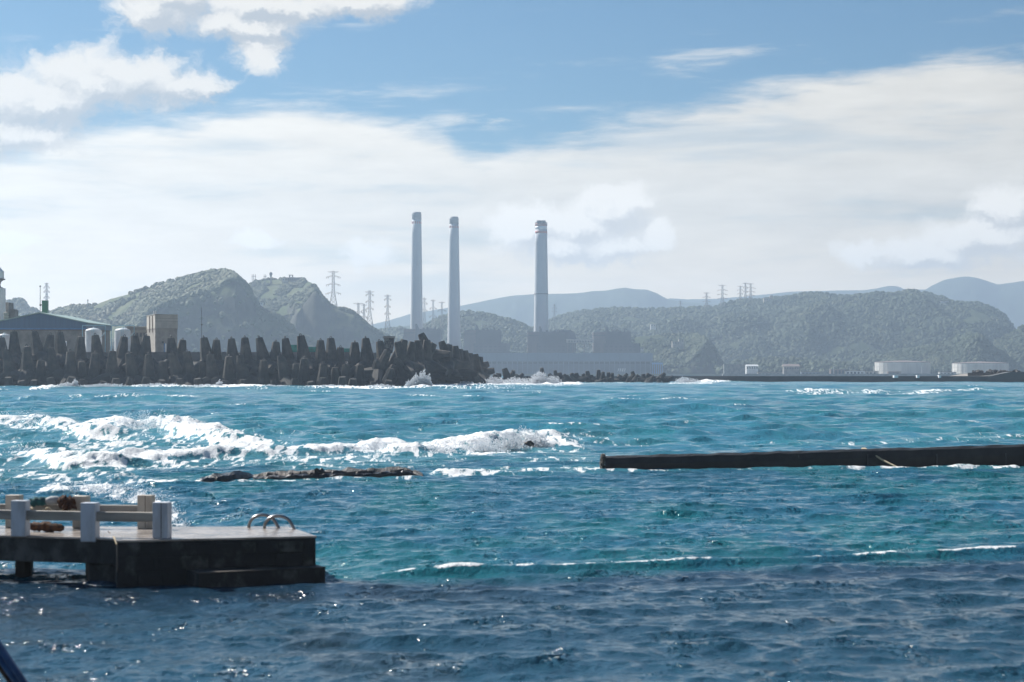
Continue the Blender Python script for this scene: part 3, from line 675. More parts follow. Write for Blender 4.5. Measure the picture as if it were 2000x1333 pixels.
for x, y, ti, s_ in top:
    mk = [mq for mx, mq in marks if x >= mx][-1]; cnt[mk] = cnt.get(mk, 0)+1
    o = tetra(x, y, 607+random.uniform(-2,2), ti, random.uniform(-4,6), random.choice((0,60))+random.uniform(-18,18), s_, True)
    tag(o, f'upright concrete tetrapod in the top row, {ORD[cnt[mk]-1]} {mk}' if not mk.startswith('before') and not mk.startswith('beside') else f'upright concrete tetrapod in the top row {mk}, {ORD[cnt[mk]-1]} of them', 'tetrapod', 'tall tetrapods of the top row')
low = [(-12,690,4),(12,684,-10),(52,677,0),(98,680,-9),(80,704,2),(137,687,-2),(160,706,0),(186,690,2),(220,686,3),(252,690,-9),(290,693,0),(318,706,3),(336,689,-13),(365,687,-5),(395,708,-12),(410,692,-6),(447,697,0),(468,694,-10),(515,704,2),(548,694,-13),(578,711,0),(595,700,3),(632,711,2),(655,718,-3),(676,712,0),(703,713,4),(737,704,6),(756,722,0)]
for i, (x, y, ti) in enumerate(low):
    o = tetra(x, y, 597+random.uniform(-1.5,1.5), ti, random.uniform(0,8), random.choice((0,60))+random.uniform(-15,15), random.uniform(.97,1.05), True)
    tag(o, f'dark concrete tetrapod in the lower row, {ORD[i]} from the left', 'tetrapod', 'tetrapods of the lower row')
for i, x in enumerate(range(-20, 770, 31)):
    o = tetra(x+random.uniform(-7,7), random.uniform(736,746), 589+random.uniform(-1.5,1.5), random.uniform(-14,14), random.uniform(0,14), random.uniform(0,120), 1.0)
    tag(o, f'wet dark tetrapod at the waterline below the lower row, {ORD[i]} from the left', 'tetrapod', 'tetrapods at the waterline')
# the tumbled end of the breakwater, curving away
special = [(776,668,600,-16,5,20),(790,664,604,12,0,40),(758,684,598,22,0,10),(806,668,612,12,0,30),(822,652,640,-24,0,60),(816,665,618,-3,4,15),(834,664,625,2,0,70),(848,671,630,30,0,20),(862,667,640,-18,0,0),(877,673,650,4,0,30),(889,676,660,-3,0,80),(899,682,668,8,0,10),(908,685,676,-5,0,30),(918,690,690,3,0,50),(928,692,700,-8,0,20),(938,697,712,5,0,0),(955,711,722,72,0,10),(985,720,760,-18,0,40),(966,724,742,80,0,30),(1003,729,780,35,0,30)]
for i, (x, y, D, ti, le, ya) in enumerate(special):
    o = tetra(x, y, D, ti, le, ya, .97)
    tag(o, f'tumbled concrete tetrapod on the crest of the breakwater end, {ORD[i]} from the pedestal', 'tetrapod', 'tumbled tetrapods of the breakwater end')
prof = [(760,676),(800,674),(830,670),(870,678),(900,688),(940,702),(960,716),(990,726)]
for i in range(64):
    x = 765+215*(i+random.random())/64; D0 = float(np.interp(x, [760,860,930,985], [594,655,715,775]))
    yt = float(np.interp(x, [p[0] for p in prof], [p[1] for p in prof])); f_ = random.random()
    y = yt+8+f_*max(4, 742-yt-8)
    o = tetra(x, y, D0-6*f_-2, random.uniform(-26,26), random.uniform(-8,22), random.uniform(0,120), random.uniform(.8,.97))
    tag(o, 'jumbled dark tetrapod on the slope of the breakwater end', 'tetrapod', 'jumbled tetrapods of the breakwater slope')
# small blocks in front of the low breakwater
sm = [(1003,724),(1011,732),(1022,730),(1058,719),(1043,733),(1072,731),(1084,724),(1093,728),(1101,732),(1110,734),(1126,729),(1138,731),(1147,725),(1155,733),(1169,723),(1178,727),(1188,728),(1196,729),(1207,734),(1225,731),(1235,726),(1247,733),(1256,731),(1263,731),(1277,735),(1290,737),(1302,738)]
for i, (x, y) in enumerate(sm):
    o = tetra(x, y, 860+random.uniform(-12,12), random.uniform(-14,14) if y < 730 else random.uniform(-60,60), random.uniform(-5,25), random.uniform(0,120), random.uniform(.62,.80))
    tag(o, f'small tetrapod before the low breakwater, {ORD[i]} right of the breaking surf', 'tetrapod', 'small tetrapods of the low breakwater')
for i in range(34):
    x = random.uniform(985,1310); o = tetra(x, random.uniform(736,742), 852+random.uniform(-10,8), random.uniform(-70,70), random.uniform(-30,40), random.uniform(0,120), random.uniform(.5,.68))
    tag(o, 'half sunken tetrapod at the foot of the low breakwater', 'tetrapod', 'half sunken tetrapods')
# low breakwater to the right
lb = thing('low_breakwater', 'long low dark breakwater wall crossing to the right edge', 'breakwater', (gx(1600,900),900,0))
MB().prism([(gx(985,905),905),(gx(1930,890),890),(gx(1930,900),900),(gx(985,915),915)], -6, gz(735,900)).build('wall', M['asphalt'], lb)
P3 = [(gx(1930,890),890),(gx(2600,880),880),(gx(2600,900),900),(gx(1930,900),900)]
a0, a1 = gz(736,890), gz(727,885)
mb = MB(); xs_ = [gx(1930,890), gx(1974,888), gx(2600,880)]; zz = [a0, a1, a1]; yy = [890.0, 888.6, 880.0]
vs = []; 
for xx, z_, y_ in zip(xs_, zz, yy): vs += [(xx,y_-.02,-6),(xx,y_-.02,z_),(xx,y_+10,z_),(xx,y_+10,-6)]
mb.add(vs, [(i*4+k,(i+1)*4+k,(i+1)*4+(k+1)%4,i*4+(k+1)%4) for i in range(2) for k in range(4)]+[(0,1,2,3),(8,11,10,9)]); mb.build('ramp_wall', M['asphalt'], lb)
vs = [pw(1842,737,912), pw(1935,737.5,905), pw(1975,729.5,900), pw(2100,728,895), pw(2100,726.5,960), pw(1880,730.5,960)]
mb = MB(); mb.add(list(vs)+[v-Vector((0,0,3)) for v in vs], [(0,1,2,3,4,5)]+[(i,i+6,(i+1)%6+6,(i+1)%6) for i in range(6)]); mb.build('ramp_slab', M['slab_top'], lb)
bl_ = [(1745,738.5,8),(1788,738,5),(1830,736.2,4)]
for i, (x, y, wpx) in enumerate(bl_):
    c = pw(x, y, 896); mb = MB(); w_ = wpx/2/FPX*900; mb.box(c.x-w_, c.x+w_, 889.5, 893, gz(736,890)-.6, gz(733.5,893))
    tag(mb.build('mooring_block', M['white'], loc=(c.x,892,gz(736,890)), bevel=.1), f'small pale block on the low breakwater wall, {ORD[i]} from the left', 'block', 'pale blocks on the breakwater')
# stacked stones above the ramp
mb = MB()
for i in range(60):
    x = random.uniform(1900,1990); c = pw(x, random.uniform(725.5,728.5), 930+random.uniform(-3,3)); r_ = random.uniform(.35,.8)
    Mx = Matrix.Translation(c) @ Euler((random.uniform(0,6),random.uniform(0,6),random.uniform(0,6))).to_matrix().to_4x4(); mb.box(-r_,r_,-r_,r_,-r_*.7,r_*.7,Mx)
mb.prism([(gx(1890,927),927),(gx(2100,922),922),(gx(2100,940),940),(gx(1890,940),940)], 0, gz(728.5,930))
tag(mb.build('rubble', M['rocktop'], loc=pw(1950,728,930)), 'pile of pale stones on the breakwater at right edge', 'rubble', None, 'stuff')
# crumbling pedestal
pd = thing('beacon_pedestal', 'crumbling flared concrete pedestal among the tetrapods', 'pedestal', (gx(760,622),622,gz(690,622)))
c = pw(760,690,622); pxm = 622/FPX
mb = MB(); h_ = 29*pxm
for k in range(1):
    vs = []
    for z_, w_ in ((0,6.0),(h_*.45,8.2),(h_,9.6)):
        for sx, sy in ((-1,-1),(1,-1),(1,1),(-1,1)): vs.append((c.x+sx*w_*pxm, c.y+sy*w_*pxm, c.z+z_))
    mb.add(vs, [(0,3,2,1),(8,9,10,11)]+[(j*4+i,j*4+(i+1)%4,j*4+4+(i+1)%4,j*4+4+i) for j in range(2) for i in range(4)])
M['crumble'] = mat('crumbling_concrete', (.20,.19,.17), .95, (.035,.035,.035), .8, 1.0, 2.5, bdist=.3, lo=.44, hi=.54)
mb.build('stem', M['crumble'], pd)
MB().box(c.x-11*pxm, c.x+11*pxm, c.y-11*pxm, c.y+11*pxm, c.z+h_+.003, c.z+h_+4*pxm).build('cap_slab', M['beige2'], pd)

# ------------------------------------------------------------------ harbour buildings behind the crown wall
D = 655.0; pxm = D/FPX
sh = thing('harbour_shed', 'blue steel clad shed with low gable roof behind tetrapods', 'shed', (gx(60,D),D,3.2))
xa, xb, xm = gx(-14,D), gx(168,D), gx(78,D); zt, zm, zb = gz(612,D), gz(631,D), gz(641,D)
MB().prism([(xa+.6,D+.3),(xb-.6,D+.3),(xb-.6,D+42),(xa+.6,D+42)], 3.2, zb).build('wall', M['conc'], sh)
mb = MB(); vs = [(xa,D,zb),(xb,D,zb),(xb,D,zm),(xm,D,zt),(xa,D,zm)]
mb.add(vs+[(v[0],D+42.6,v[2]) for v in vs], [(0,1,2,3,4),(9,8,7,6,5)]+[(i,i+5,(i+1)%5+5,(i+1)%5) for i in range(5)]); mb.build('gable_cladding', M['blueroof'], sh)
for sgn, (x0_, z0_), (x1_, z1_) in ((0,(xa-.9,zm-.2),(xm,zt)),(1,(xm,zt),(xb+.9,zm-.2))):
    mb = MB(); vs = [(x0_,D-.9,z0_+.02),(x1_,D-.9,z1_+.02),(x1_,D-.9,z1_+.3),(x0_,D-.9,z0_+.3)]
    mb.add(vs+[(v[0],D+43.4,v[2]) for v in vs], [(0,1,2,3),(7,6,5,4)]+[(i,i+4,(i+1)%4+4,(i+1)%4) for i in range(4)]); mb.build('roof', M['roofgreen'], sh)
MB().box(xa-.2, xb+.2, D-.25, D-.01, gz(644,D), gz(641.2,D)).build('blue_fascia', M['bluetrim'], sh)
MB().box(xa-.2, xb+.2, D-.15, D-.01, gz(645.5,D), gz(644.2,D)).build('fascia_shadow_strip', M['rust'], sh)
for x in (-4, 78, 150):
    MB().box(gx(x,D)-.25, gx(x,D)+.25, D-.1, D+.28, 3.2, gz(646,D)).build('wall_pilaster', M['conc'], sh)
for i in range(13):
    x = -10+i*14; zt_ = gz(min(631+0, 613+abs(x-78)*.2)+1.5,D)
    MB().box(gx(x,D)-.04, gx(x,D)+.04, D-.08, D-.004, gz(640.5,D), zt_).build('cladding_rib', M['blueroof'], sh)
# second roof behind, seen as a pale strip
s2 = thing('rear_shed', 'pale green roofed shed behind the blue shed at left edge', 'shed', (gx(0,720),720,3.2))
D2 = 720; mb = MB(); vs = [(gx(-160,D2),D2,gz(645,D2)),(gx(40,D2),D2,gz(645,D2)),(gx(40,D2),D2,gz(617,D2)),(gx(-60,D2),D2,gz(604,D2)),(gx(-160,D2),D2,gz(617,D2))]
mb.add(vs+[(v[0],v[1]+25,v[2]) for v in vs], [(0,1,2,3,4),(9,8,7,6,5)]+[(i,i+5,(i+1)%5+5,(i+1)%5) for i in range(5)]); mb.build('roof', M['roofgreen'], s2)
MB().prism([(gx(-158,D2),D2+.3),(gx(39,D2),D2+.3),(gx(39,D2),D2+24),(gx(-158,D2),D2+24)], 3.2, gz(645.2,D2)).build('wall', M['conc'], s2)
# roof ventilator, green stack, lamp pole
v_ = thing('roof_ventilator', 'squat round ventilator on the shed roof at far left', 'ventilator', (gx(12,668),668,gz(622,668)))
MB().lathe((gx(12,668),668,gz(626,668)), [(.75,0),(.75,1.9),(1.0,2.0),(.9,2.5),(.3,2.9)], 12).build('drum', M['beige2'], v_)
MB().lathe((gx(12,668),668,gz(626,668)), [(1.0,1.0),(1.0,1.25)], 12).build('rim', M['beige'], v_)
g_ = thing('green_stack', 'square bright green stack rising above the blue shed roof', 'stack', (gx(87,675),675,3.2))
MB().box(gx(81.7,675), gx(92.3,675), 675, 676.9, 3.2, gz(588,675)).build('shaft', M['green'], g_)
MB().box(gx(81.3,675), gx(92.7,675), 674.9, 677, gz(588,675)+.01, gz(587.2,675)).build('cap', M['green'], g_)
p_ = thing('lamp_pole', 'thin pole with dark lamp head left of green stack', 'pole', (gx(78.5,674),674,3.2))
MB().cone((gx(78.5,674),674,3.2), (gx(78.5,674),674,gz(560,674)), .16, .10, 6).build('pole', M['conc'], p_)
MB().lathe((gx(78.5,674),674,gz(561,674)), [(.12,0),(.3,.15),(.3,.4),(.05,.55)], 8).build('lamp', M['dark'], p_)
MB().lathe((gx(79,674),674,gz(598,674)), [(.15,0),(.4,.2),(.4,.5),(.15,.6)], 8).build('siren', M['dark'], p_)
# control tower at the left edge
D = 700; pxm = D/FPX
ct = thing('signal_tower', 'white signal tower with cabin and balcony at left edge', 'tower', (gx(-6,D),D,3.2))
cx, cz = gx(-6,D), 3.2
MB().box(cx-13*pxm, cx+13*pxm, D-3, D+3, 3.2, gz(563,D)).build('shaft', M['white'], ct, bevel=.1)
MB().lathe((cx,D,gz(563,D)), [(13*pxm,0),(8*pxm,2.5*pxm),(7*pxm,6*pxm),(8.5*pxm,12*pxm),(14*pxm,16*pxm)], 8).build('neck', M['conc'], ct)
MB().lathe((cx,D,gz(547,D)), [(16.5*pxm,.0),(16.5*pxm,.35)], 8).build('balcony', M['dark'], ct)
MB().lathe((cx,D,gz(545,D)), [(14*pxm,0),(14*pxm,14*pxm)], 8).build('cabin', M['white'], ct)
MB().lathe((cx,D,gz(531,D)+.01), [(14*pxm,0),(8*pxm,6*pxm),(7*pxm,8*pxm)], 8).build('cabin_roof', M['white'], ct)
for x in (-8,-1): MB().box(cx+x*pxm, cx+(x+5)*pxm, D-3.08, D-2.995, gz(588,D), gz(576,D)).build('window', M['shutter'], ct)
tb = thing('tower_annex', 'grey block building at the foot of the signal tower', 'building', (gx(8,705),705,3.2))
MB().box(gx(-20,705), gx(17,705), 705, 712, 3.2, gz(591,705)).build('wall', M['conc'], tb)
MB().box(gx(17,705)+.01, gx(26,705), 706, 712, 3.2, gz(604,705)).build('lower_wing', M['conc'], tb)
# storage tanks
def tank(x, w, ytop, D, label):
    c = (gx(x,D), D, 3.2); r_ = w/2/FPX*D; ht_ = gz(ytop,D)-3.2; dome = r_*.42
    tk = thing('storage_tank', label, 'tank', c, 'white storage tanks in the harbour')
    MB().lathe(c, [(r_,0),(r_,ht_-dome)], 28).build('shell', M['white'], tk, smooth=False)
    MB().lathe(c, [(r_*1.015,ht_-dome+.005),(r_*.9,ht_-dome*.55),(r_*.55,ht_-dome*.2),(r_*.12,ht_),(.02,ht_)], 28).build('dome', M['white'], tk, smooth=True)
    for i in range(3): MB().lathe((c[0],c[1],c[2]+ht_*(.35+.2*i)), [(r_*1.012,0),(r_*1.012,.08)], 28).build('seam_ring', M['white'], tk)
    MB().lathe((c[0],c[1],c[2]+ht_), [(r_*.1,-.1),(r_*.1,.35)], 8).build('hatch', M['white'], tk)
    mb = MB()
    for sx in (-.3,.3): mb.tube([(c[0]+r_*.15+sx, c[1]-r_*1.0-.15, 4), (c[0]+r_*.15+sx, c[1]-r_*1.0-.15, c[2]+ht_-dome*.3), (c[0]+r_*.15+sx, c[1], c[2]+ht_+.3)], .05, 5)
    for i in range(16): mb.bar((c[0]+r_*.15-.3, c[1]-r_-.15, 4.4+i*.8), (c[0]+r_*.15+.3, c[1]-r_-.15, 4.4+i*.8), .035)
    mb.build('ladder', M['bluepipe'], tk)
tank(182.5, 32, 641, 642, 'white domed storage tank nearer to the blue shed')
tank(239.5, 31, 641, 642, 'white domed storage tank nearer to the beige building')
tank(8, 26, 652, 645, 'squat white tank in front of blue shed at left edge')
def frame(x0, x1, label):
    D = 639.0; zt = gz(636,D); fr = thing('pipe_frame', label, 'pipe frame', (gx((x0+x1)/2,D),D,3.2), 'light blue pipe frames')
    for x in (x0, x1): MB().cone((gx(x,D),D,3.2), (gx(x,D),D,zt), .11, .11, 6).build('upright', M['bluepipe'], fr)
    MB().cone((gx(x0,D),D,zt), (gx(x1,D),D,zt), .10, .10, 6).build('crossbar', M['bluepipe'], fr)
    MB().cone((gx(x1-.5,D),D,gz(650,D)), (gx(x0+20,D),D,gz(676,D)), .06, .06, 5).build('brace', M['bluepipe'], fr)
frame(161, 205.5, 'light blue pipe frame over the left white tank'); frame(217.5, 262, 'light blue pipe frame over the right white tank')
hp = thing('hose_reel', 'small white round drum beside the shed wall', 'drum', (gx(127,641),641,gz(684,641)))
MB().cone((gx(124.5,641),641,gz(672,641)), (gx(129.5,641),641.3,gz(672,641)), .9, .9, 14).build('drum', M['white'], hp)
MB().box(gx(123.5,641), gx(130.5,641), 640.8, 641.6, 3.2, gz(677,641)).build('stand', M['dark'], hp)
# beige block
bb = thing('harbour_building', 'tall weathered beige block with lit left side', 'building', (gx(315,660),660,3.2))
def pp(x, D): return (gx(x,D), D)
MB().prism([pp(303,650),pp(347,656),pp(333,676),pp(286.5,668)], gz(642,655)+.0, gz(616,655)).build('upper_storeys', M['beige'], bb)
MB().prism([pp(303.2,650.4),pp(346,656.2),pp(332,675.5),pp(287.2,667.6)], 3.2, gz(642,655)-.004).build('lower_storeys', M['beige2'], bb)
MB().prism([pp(302.6,649.5),pp(347.7,655.6),pp(333,677),pp(285.7,668.3)], gz(616,655)+.004, gz(614.6,655)).build('parapet', M['beige2'], bb)
MB().prism([pp(302.8,649.8),pp(347.4,655.8),pp(333,676.4),pp(286.1,668.2)], gz(643,655), gz(641.5,655)).build('string_course', M['beige2'], bb)
for k, yv in enumerate((623,628.5)): MB().prism([pp(302.9,649.85),pp(347.2,655.85),pp(347.1,655.9),pp(303,650.05)], gz(yv,655), gz(yv-.6,655)).build('panel_joint', M['conc'], bb)
for x_, D_ in ((292,661.5),(297.5,656)): MB().cone((*pp(x_,D_-1.5),gz(650,655)), (*pp(x_,D_-1.5),gz(617,655)), .14, .14, 6).build('drain_pipe', M['rust'], bb)
for k in (1, 3):
    for yv in (667,):
        x_ = 309+k*7.4; D_ = 650+(x_-303)/44*6
        MB().prism([pp(x_,D_-.06+.3),pp(x_+3.4,D_+.35+.3),pp(x_+3.4,D_+1.2),pp(x_,D_+.9)], gz(yv+4,652), gz(yv,652)).build('window', M['shutter'], bb)
MB().box(gx(299,664), gx(300.6,664), 664, 664.3, gz(614.5,664), gz(607.5,664)).build('roof_antenna_panel', M['white'], bb)
MB().box(gx(302,662), gx(304.6,662), 662, 662.5, gz(614.5,662), gz(607.5,662)).build('roof_water_box', M['white'], bb)
lw = thing('low_annex', 'low beige annex left of the tall beige block', 'building', (gx(272,672),672,3.2))
MB().box(gx(248,674), gx(290,674), 674, 682, 3.2, gz(640,674)).build('wall', M['beige2'], lw)
MB().box(gx(247,674), gx(291,674), 673.2, 682.5, gz(640,674)+.004, gz(638,674)).build('roof_slab', M['beige'], lw)
MB().box(gx(256,673), gx(288,673), 673.6, 673.9, gz(648,673), gz(646,673)).build('ledge', M['beige'], lw)
for k in range(4): MB().box(gx(258+k*7,673), gx(262+k*7,673), 673.9, 674.05, gz(658,673), gz(651,673)).build('window', M['shutter'], lw)
ma = thing('mast', 'thin tall mast behind the tetrapods right of beige block', 'mast', (gx(393.5,640),640,3.2))
MB().cone((gx(394.5,640),640,3.2), (gx(393.6,640),640,gz(601,640)), .14, .07, 6).build('pole', M['dark'], ma)
MB().lathe((gx(394,640),640,gz(636,640)), [(.1,0),(.28,.15),(.28,.4),(.1,.5)], 8).build('collar', M['dark'], ma)
gn = thing('green_netting', 'green netting fence on the crown wall between tetrapods', 'netting', (gx(590,634),634,gz(690,634)))
for a_, b_, yt in ((567,585,674),(602,618,678),(668,683,681)):
    MB().box(gx(a_,634), gx(b_,634), 634, 634.15, gz(692,634), gz(yt,634)).build('net_panel', M['mesh'], gn)
    for x in (a_, b_): MB().cone((gx(x,634),634,3.2), (gx(x,634),634,gz(yt-1,634)), .1, .1, 5).build('net_post', M['conc'], gn)
fl = thing('blue_marker', 'small blue and white marker at foot of beige block', 'marker', (gx(322,636),636,gz(690,636)))
MB().box(gx(320,636), gx(322,636), 636, 636.2, gz(690,636), gz(671,636)).build('blue_board', M['bluetrim'], fl)
MB().box(gx(322.2,636), gx(324.5,636), 636, 636.2, gz(690,636), gz(671.5,636)).build('white_board', M['white'], fl)

# ------------------------------------------------------------------ power station
D = 2760.0
def chimney(xt, wt, yt, xb_, wb_, yb, label, kind):
    k = D/FPX; zt, zb_ = gz(yt,D), 2.6; f_ = (zt-zb_)/(zt-gz(yb,D)); r1 = wt/2*k; r0 = r1+(wb_/2*k-r1)*f_
    cx = gx((xt+xb_)/2,D); ch = thing('chimney', label, 'chimney', (cx,D,2.6), 'power station chimneys')
    H_ = zt-zb_; top_ = .955 if kind == 'cap' else .945
    def rr(s): return r0+(r1-r0)*s
    MB().lathe((cx,D,2.6), [(rr(s),H_*s) for s in np.linspace(0,top_,12)], 40).build('shaft', M['chimney'], ch, smooth=True)
    if kind == 'cap':
        MB().lathe((cx,D,2.6), [(rr(top_),H_*top_+.02),(rr(.985),H_*.985),(r1*.93,H_)], 32).build('crown', M['chimney_cap'], ch, smooth=True)
        for s in (.957,.982): MB().lathe((cx,D,2.6), [(rr(s)*1.06,H_*s),(rr(s)*1.06,H_*s+1.0)], 32).build('gallery_ring', M['chimney_cap'], ch)
        for s in (.935,):
            for a in range(6):
                q_ = R(-160+a*28); MB().box(-.9,.9,-.15,.15,-1.5,1.5, Matrix.Translation((cx+rr(s)*1.01*math.cos(q_), D+rr(s)*1.01*math.sin(q_), 2.6+H_*s)) @ Matrix.Rotation(q_+R(90),4,'Z')).build('red_marking', M['red'], ch)
    else:
        MB().lathe((cx,D,2.6), [(rr(top_),H_*top_+.02),(rr(.96),H_*.965)], 32).build('white_band', M['white'], ch, smooth=True)
        for s in (.918,.966): MB().lathe((cx,D,2.6), [(rr(s)*1.015,H_*s),(rr(s)*1.015,H_*s+3.4)], 32).build('red_band', M['red'], ch, smooth=True)
        for a in range(4):
            q_ = R(45+90*a); MB().lathe((cx+r1*.5*math.cos(q_), D+r1*.5*math.sin(q_), 2.6+H_*.966), [(r1*.42,0),(r1*.42,H_*.036)], 16).build('flue', M['chimney_top'], ch)
        for s in (.975,.987): MB().lathe((cx,D,2.6), [(r1*1.04,H_*s),(r1*1.04,H_*s+.7)], 24).build('gallery_ring', M['chimney_top'], ch)
        for a in range(14):
            q_ = 2*math.pi*a/14; MB().cone((cx+r1*1.04*math.cos(q_), D+r1*1.04*math.sin(q_), 2.6+H_*.968), (cx+r1*1.04*math.cos(q_), D+r1*1.04*math.sin(q_), 2.6+H_*.99), .22, .22, 4).build('gallery_post', M['chimney_top'], ch)
        MB().lathe((cx,D,2.6), [(rr(.52)*1.05,H_*.52),(rr(.52)*1.05,H_*.52+.9)], 32).build('gallery_ring', M['chimney_top'], ch)
chimney(814, 18, 415, 813.5, 24.5, 643, 'tallest grey chimney, leftmost of the three', 'cap')
chimney(887.7, 17.5, 424, 886, 26, 671, 'grey chimney in the middle of the three', 'cap')
chimney(1057.5, 22.5, 432, 1056.5, 29, 643, 'wider grey chimney with red and white bands near its dark top', 'bands')
def boiler(off, label, dy=0, tower=True):
    Db = 2690.0; x = lambda v: gx(v+off, Db)
    b_ = thing('boiler_house', label, 'power plant', (x(1205),Db,2.6), 'boiler houses of the power station')
    MB().box(x(1160), x(1184.5), Db+6, Db+40, 2.6, gz(648+dy,Db)).build('rose_block', M['plant_rose'], b_)
    for i in range(5): MB().box(x(1161+i*4.8), x(1163+i*4.8), Db+5.3, Db+6.01, gz(688,Db), gz(651+dy,Db)).build('wall_rib', M['plant_rose'], b_)
    MB().box(x(1159.5), x(1185), Db+5.2, Db+40.6, gz(656+dy,Db), gz(655+dy,Db)).build('floor_band', M['plant_dark'], b_)
    mb = MB(); vs = [(x(1183),Db+2,2.6),(x(1190.5),Db+2,2.6),(x(1190.5),Db+2,gz(649+dy,Db)),(x(1186),Db+2,gz(638+dy,Db)),(x(1183),Db+2,gz(638+dy,Db))]
    mb.add(vs+[(v[0],v[1]+12,v[2]) for v in vs], [(0,1,2,3,4),(9,8,7,6,5)]+[(i,i+5,(i+1)%5+5,(i+1)%5) for i in range(5)]); mb.build('sloping_duct', M['plant_dark'], b_)
    MB().box(x(1190.6), x(1233), Db+4, Db+46, 2.6, gz(648+dy,Db)).build('dark_block', M['plant_dark'], b_)
    for i in range(6): MB().box(x(1193+i*7), x(1194+i*7), Db+3.4, Db+4.01, gz(670,Db), gz(649+dy,Db)).build('wall_rib', M['plant_dark'], b_)
    MB().box(x(1179), x(1250), Db-6, Db+1.9, 2.6, gz(671,Db)).build('lower_block', M['plant_dark'], b_)
    MB().box(x(1170), x(1178.9), Db-4, Db+5, 2.6, gz(674,Db)).build('rose_annex', M['plant_rose'], b_)
    for i, (a, w_, h_) in enumerate(((1196,5,3),(1204,3,4.5),(1211,4,2.5),(1219,3,5),(1226,4,3))): MB().box(x(a), x(a+w_), Db+12, Db+18, gz(648+dy,Db)+.01, gz(648+dy-h_,Db)).build('roof_unit', M['plant_dark'], b_)
    for i in range(7):
        for yv in (676,683): MB().box(x(1182+i*9.2), x(1187+i*9.2), Db-6.12, Db-5.99, gz(yv+3,Db), gz(yv,Db)).build('window', M['shutter'], b_)
boiler(-372, 'leftmost boiler house at the foot of the first chimney', -5)
boiler(-254, 'boiler house between the second and third chimneys', -3)
boiler(-130, 'boiler house at the foot of the banded third chimney', 0)
boiler(0, 'rightmost boiler house beside the wooded bluff', 0)
dk = thing('round_silo', 'broad dark domed silo right of the third chimney', 'silo', (gx(1098,2730),2730,2.6))
MB().lathe((gx(1098,2745),2745,2.6), [(27*2745/FPX,0),(27*2745/FPX,gz(652,2745)-2.6),(20*2745/FPX,gz(646,2745)-2.6),(4,gz(644,2745)-2.6)], 32).build('drum', M['plant_dark'], dk, smooth=True)
th_ = thing('turbine_hall', 'very long blue grey turbine hall along the shore', 'power plant', (gx(1075,2600),2600,2.6))
Dh = 2600.0
MB().box(gx(868,Dh), gx(1275,Dh), Dh, Dh+45, gz(706,Dh), gz(690.5,Dh)).build('upper_wall', M['hall'], th_)
MB().box(gx(868.5,Dh), gx(1274.5,Dh), Dh+1.2, Dh+44, 2.6, gz(706,Dh)-.01).build('lower_wall', M['hall_low'], th_)
MB().box(gx(867.5,Dh), gx(1275.5,Dh), Dh-.6, Dh+45.5, gz(690.5,Dh)+.01, gz(689.7,Dh)).build('roof_edge', M['hall'], th_)
for i in range(41):
    x = 870+i*10; MB().box(gx(x,Dh), gx(x+1.2,Dh), Dh+.2, Dh+1.19, 2.6, gz(706,Dh)-.02).build('pillar', M['hall'], th_)
    if i < 40: MB().box(gx(x+1.6,Dh), gx(x+9.6,Dh), Dh+1.1, Dh+1.22, gz(711,Dh), gz(707.5,Dh)).build('window', M['shutter'], th_)
for i in range(21): MB().box(gx(870+i*20,Dh), gx(870.5+i*20,Dh), Dh-.12, Dh-.005, gz(705.5,Dh), gz(691,Dh)).build('panel_joint', M['hall_low'], th_)
cb_ = thing('conveyor_bridge', 'pale enclosed conveyor bridge between two boiler houses', 'bridge', (gx(1132,2700),2700,2.6))
Dc = 2684.0
MB().box(gx(1106,Dc), gx(1160,Dc), Dc-4, Dc+1, gz(670,Dc), gz(664,Dc)).build('gallery', M['beige'], cb_)
MB().box(gx(1105.5,Dc), gx(1160,Dc), Dc-4.6, Dc+1.6, gz(664,Dc)+.01, gz(662.8,Dc)).build('roof', M['beige'], cb_)
for x in (1108,1118,1140): MB().box(gx(x,Dc), gx(x+1.5,Dc), Dc-3, Dc, 2.6, gz(670,Dc)-.01).build('support', M['plant_rose'], cb_)
for i in range(9): MB().box(gx(1110+i*5.4,Dc), gx(1113+i*5.4,Dc), Dc-4.1, Dc-3.99, gz(668.5,Dc), gz(666,Dc)).build('window', M['shutter'], cb_)
bs = thing('blue_shed', 'small bright blue shed at right end of the turbine hall', 'shed', (gx(1284,2590),2590,2.6))
M['skyblue'] = mat('sky_blue_cladding', (.16,.34,.60), .6, (.13,.28,.5), .1)
MB().box(gx(1274,2590), gx(1294.5,2590), 2590, 2600, gz(712,2590), gz(708.5,2590)).build('upper_wall', M['skyblue'], bs)
for i in range(6): MB().box(gx(1274+i*3.9,2590), gx(1275.2+i*3.9,2590), 2590.2, 2591, 2.6, gz(712,2590)-.01).build('post', M['skyblue'], bs)
MB().box(gx(1274.4,2590), gx(1294,2590), 2596, 2599, 2.6, gz(712,2590)-.02).build('rear_wall', M['hall_low'], bs)
for i in range(4):  # bright marks of unknown nature, made up as white bent bars
    a = pw(1206.5+i*4.2, 726, 2540); b = pw(1209+i*4.2, 720.5, 2540)
    mb = MB(); mb.bar(a, b, .45); mb.bar(b, b+Vector((-1.2,0,-.4)), .4)
    tag(mb.build('white_pipe', M['white'], loc=a), f'small white bent pipe before the turbine hall, {ORD[i]} from the left', 'pipe', 'white pipes before the turbine hall')
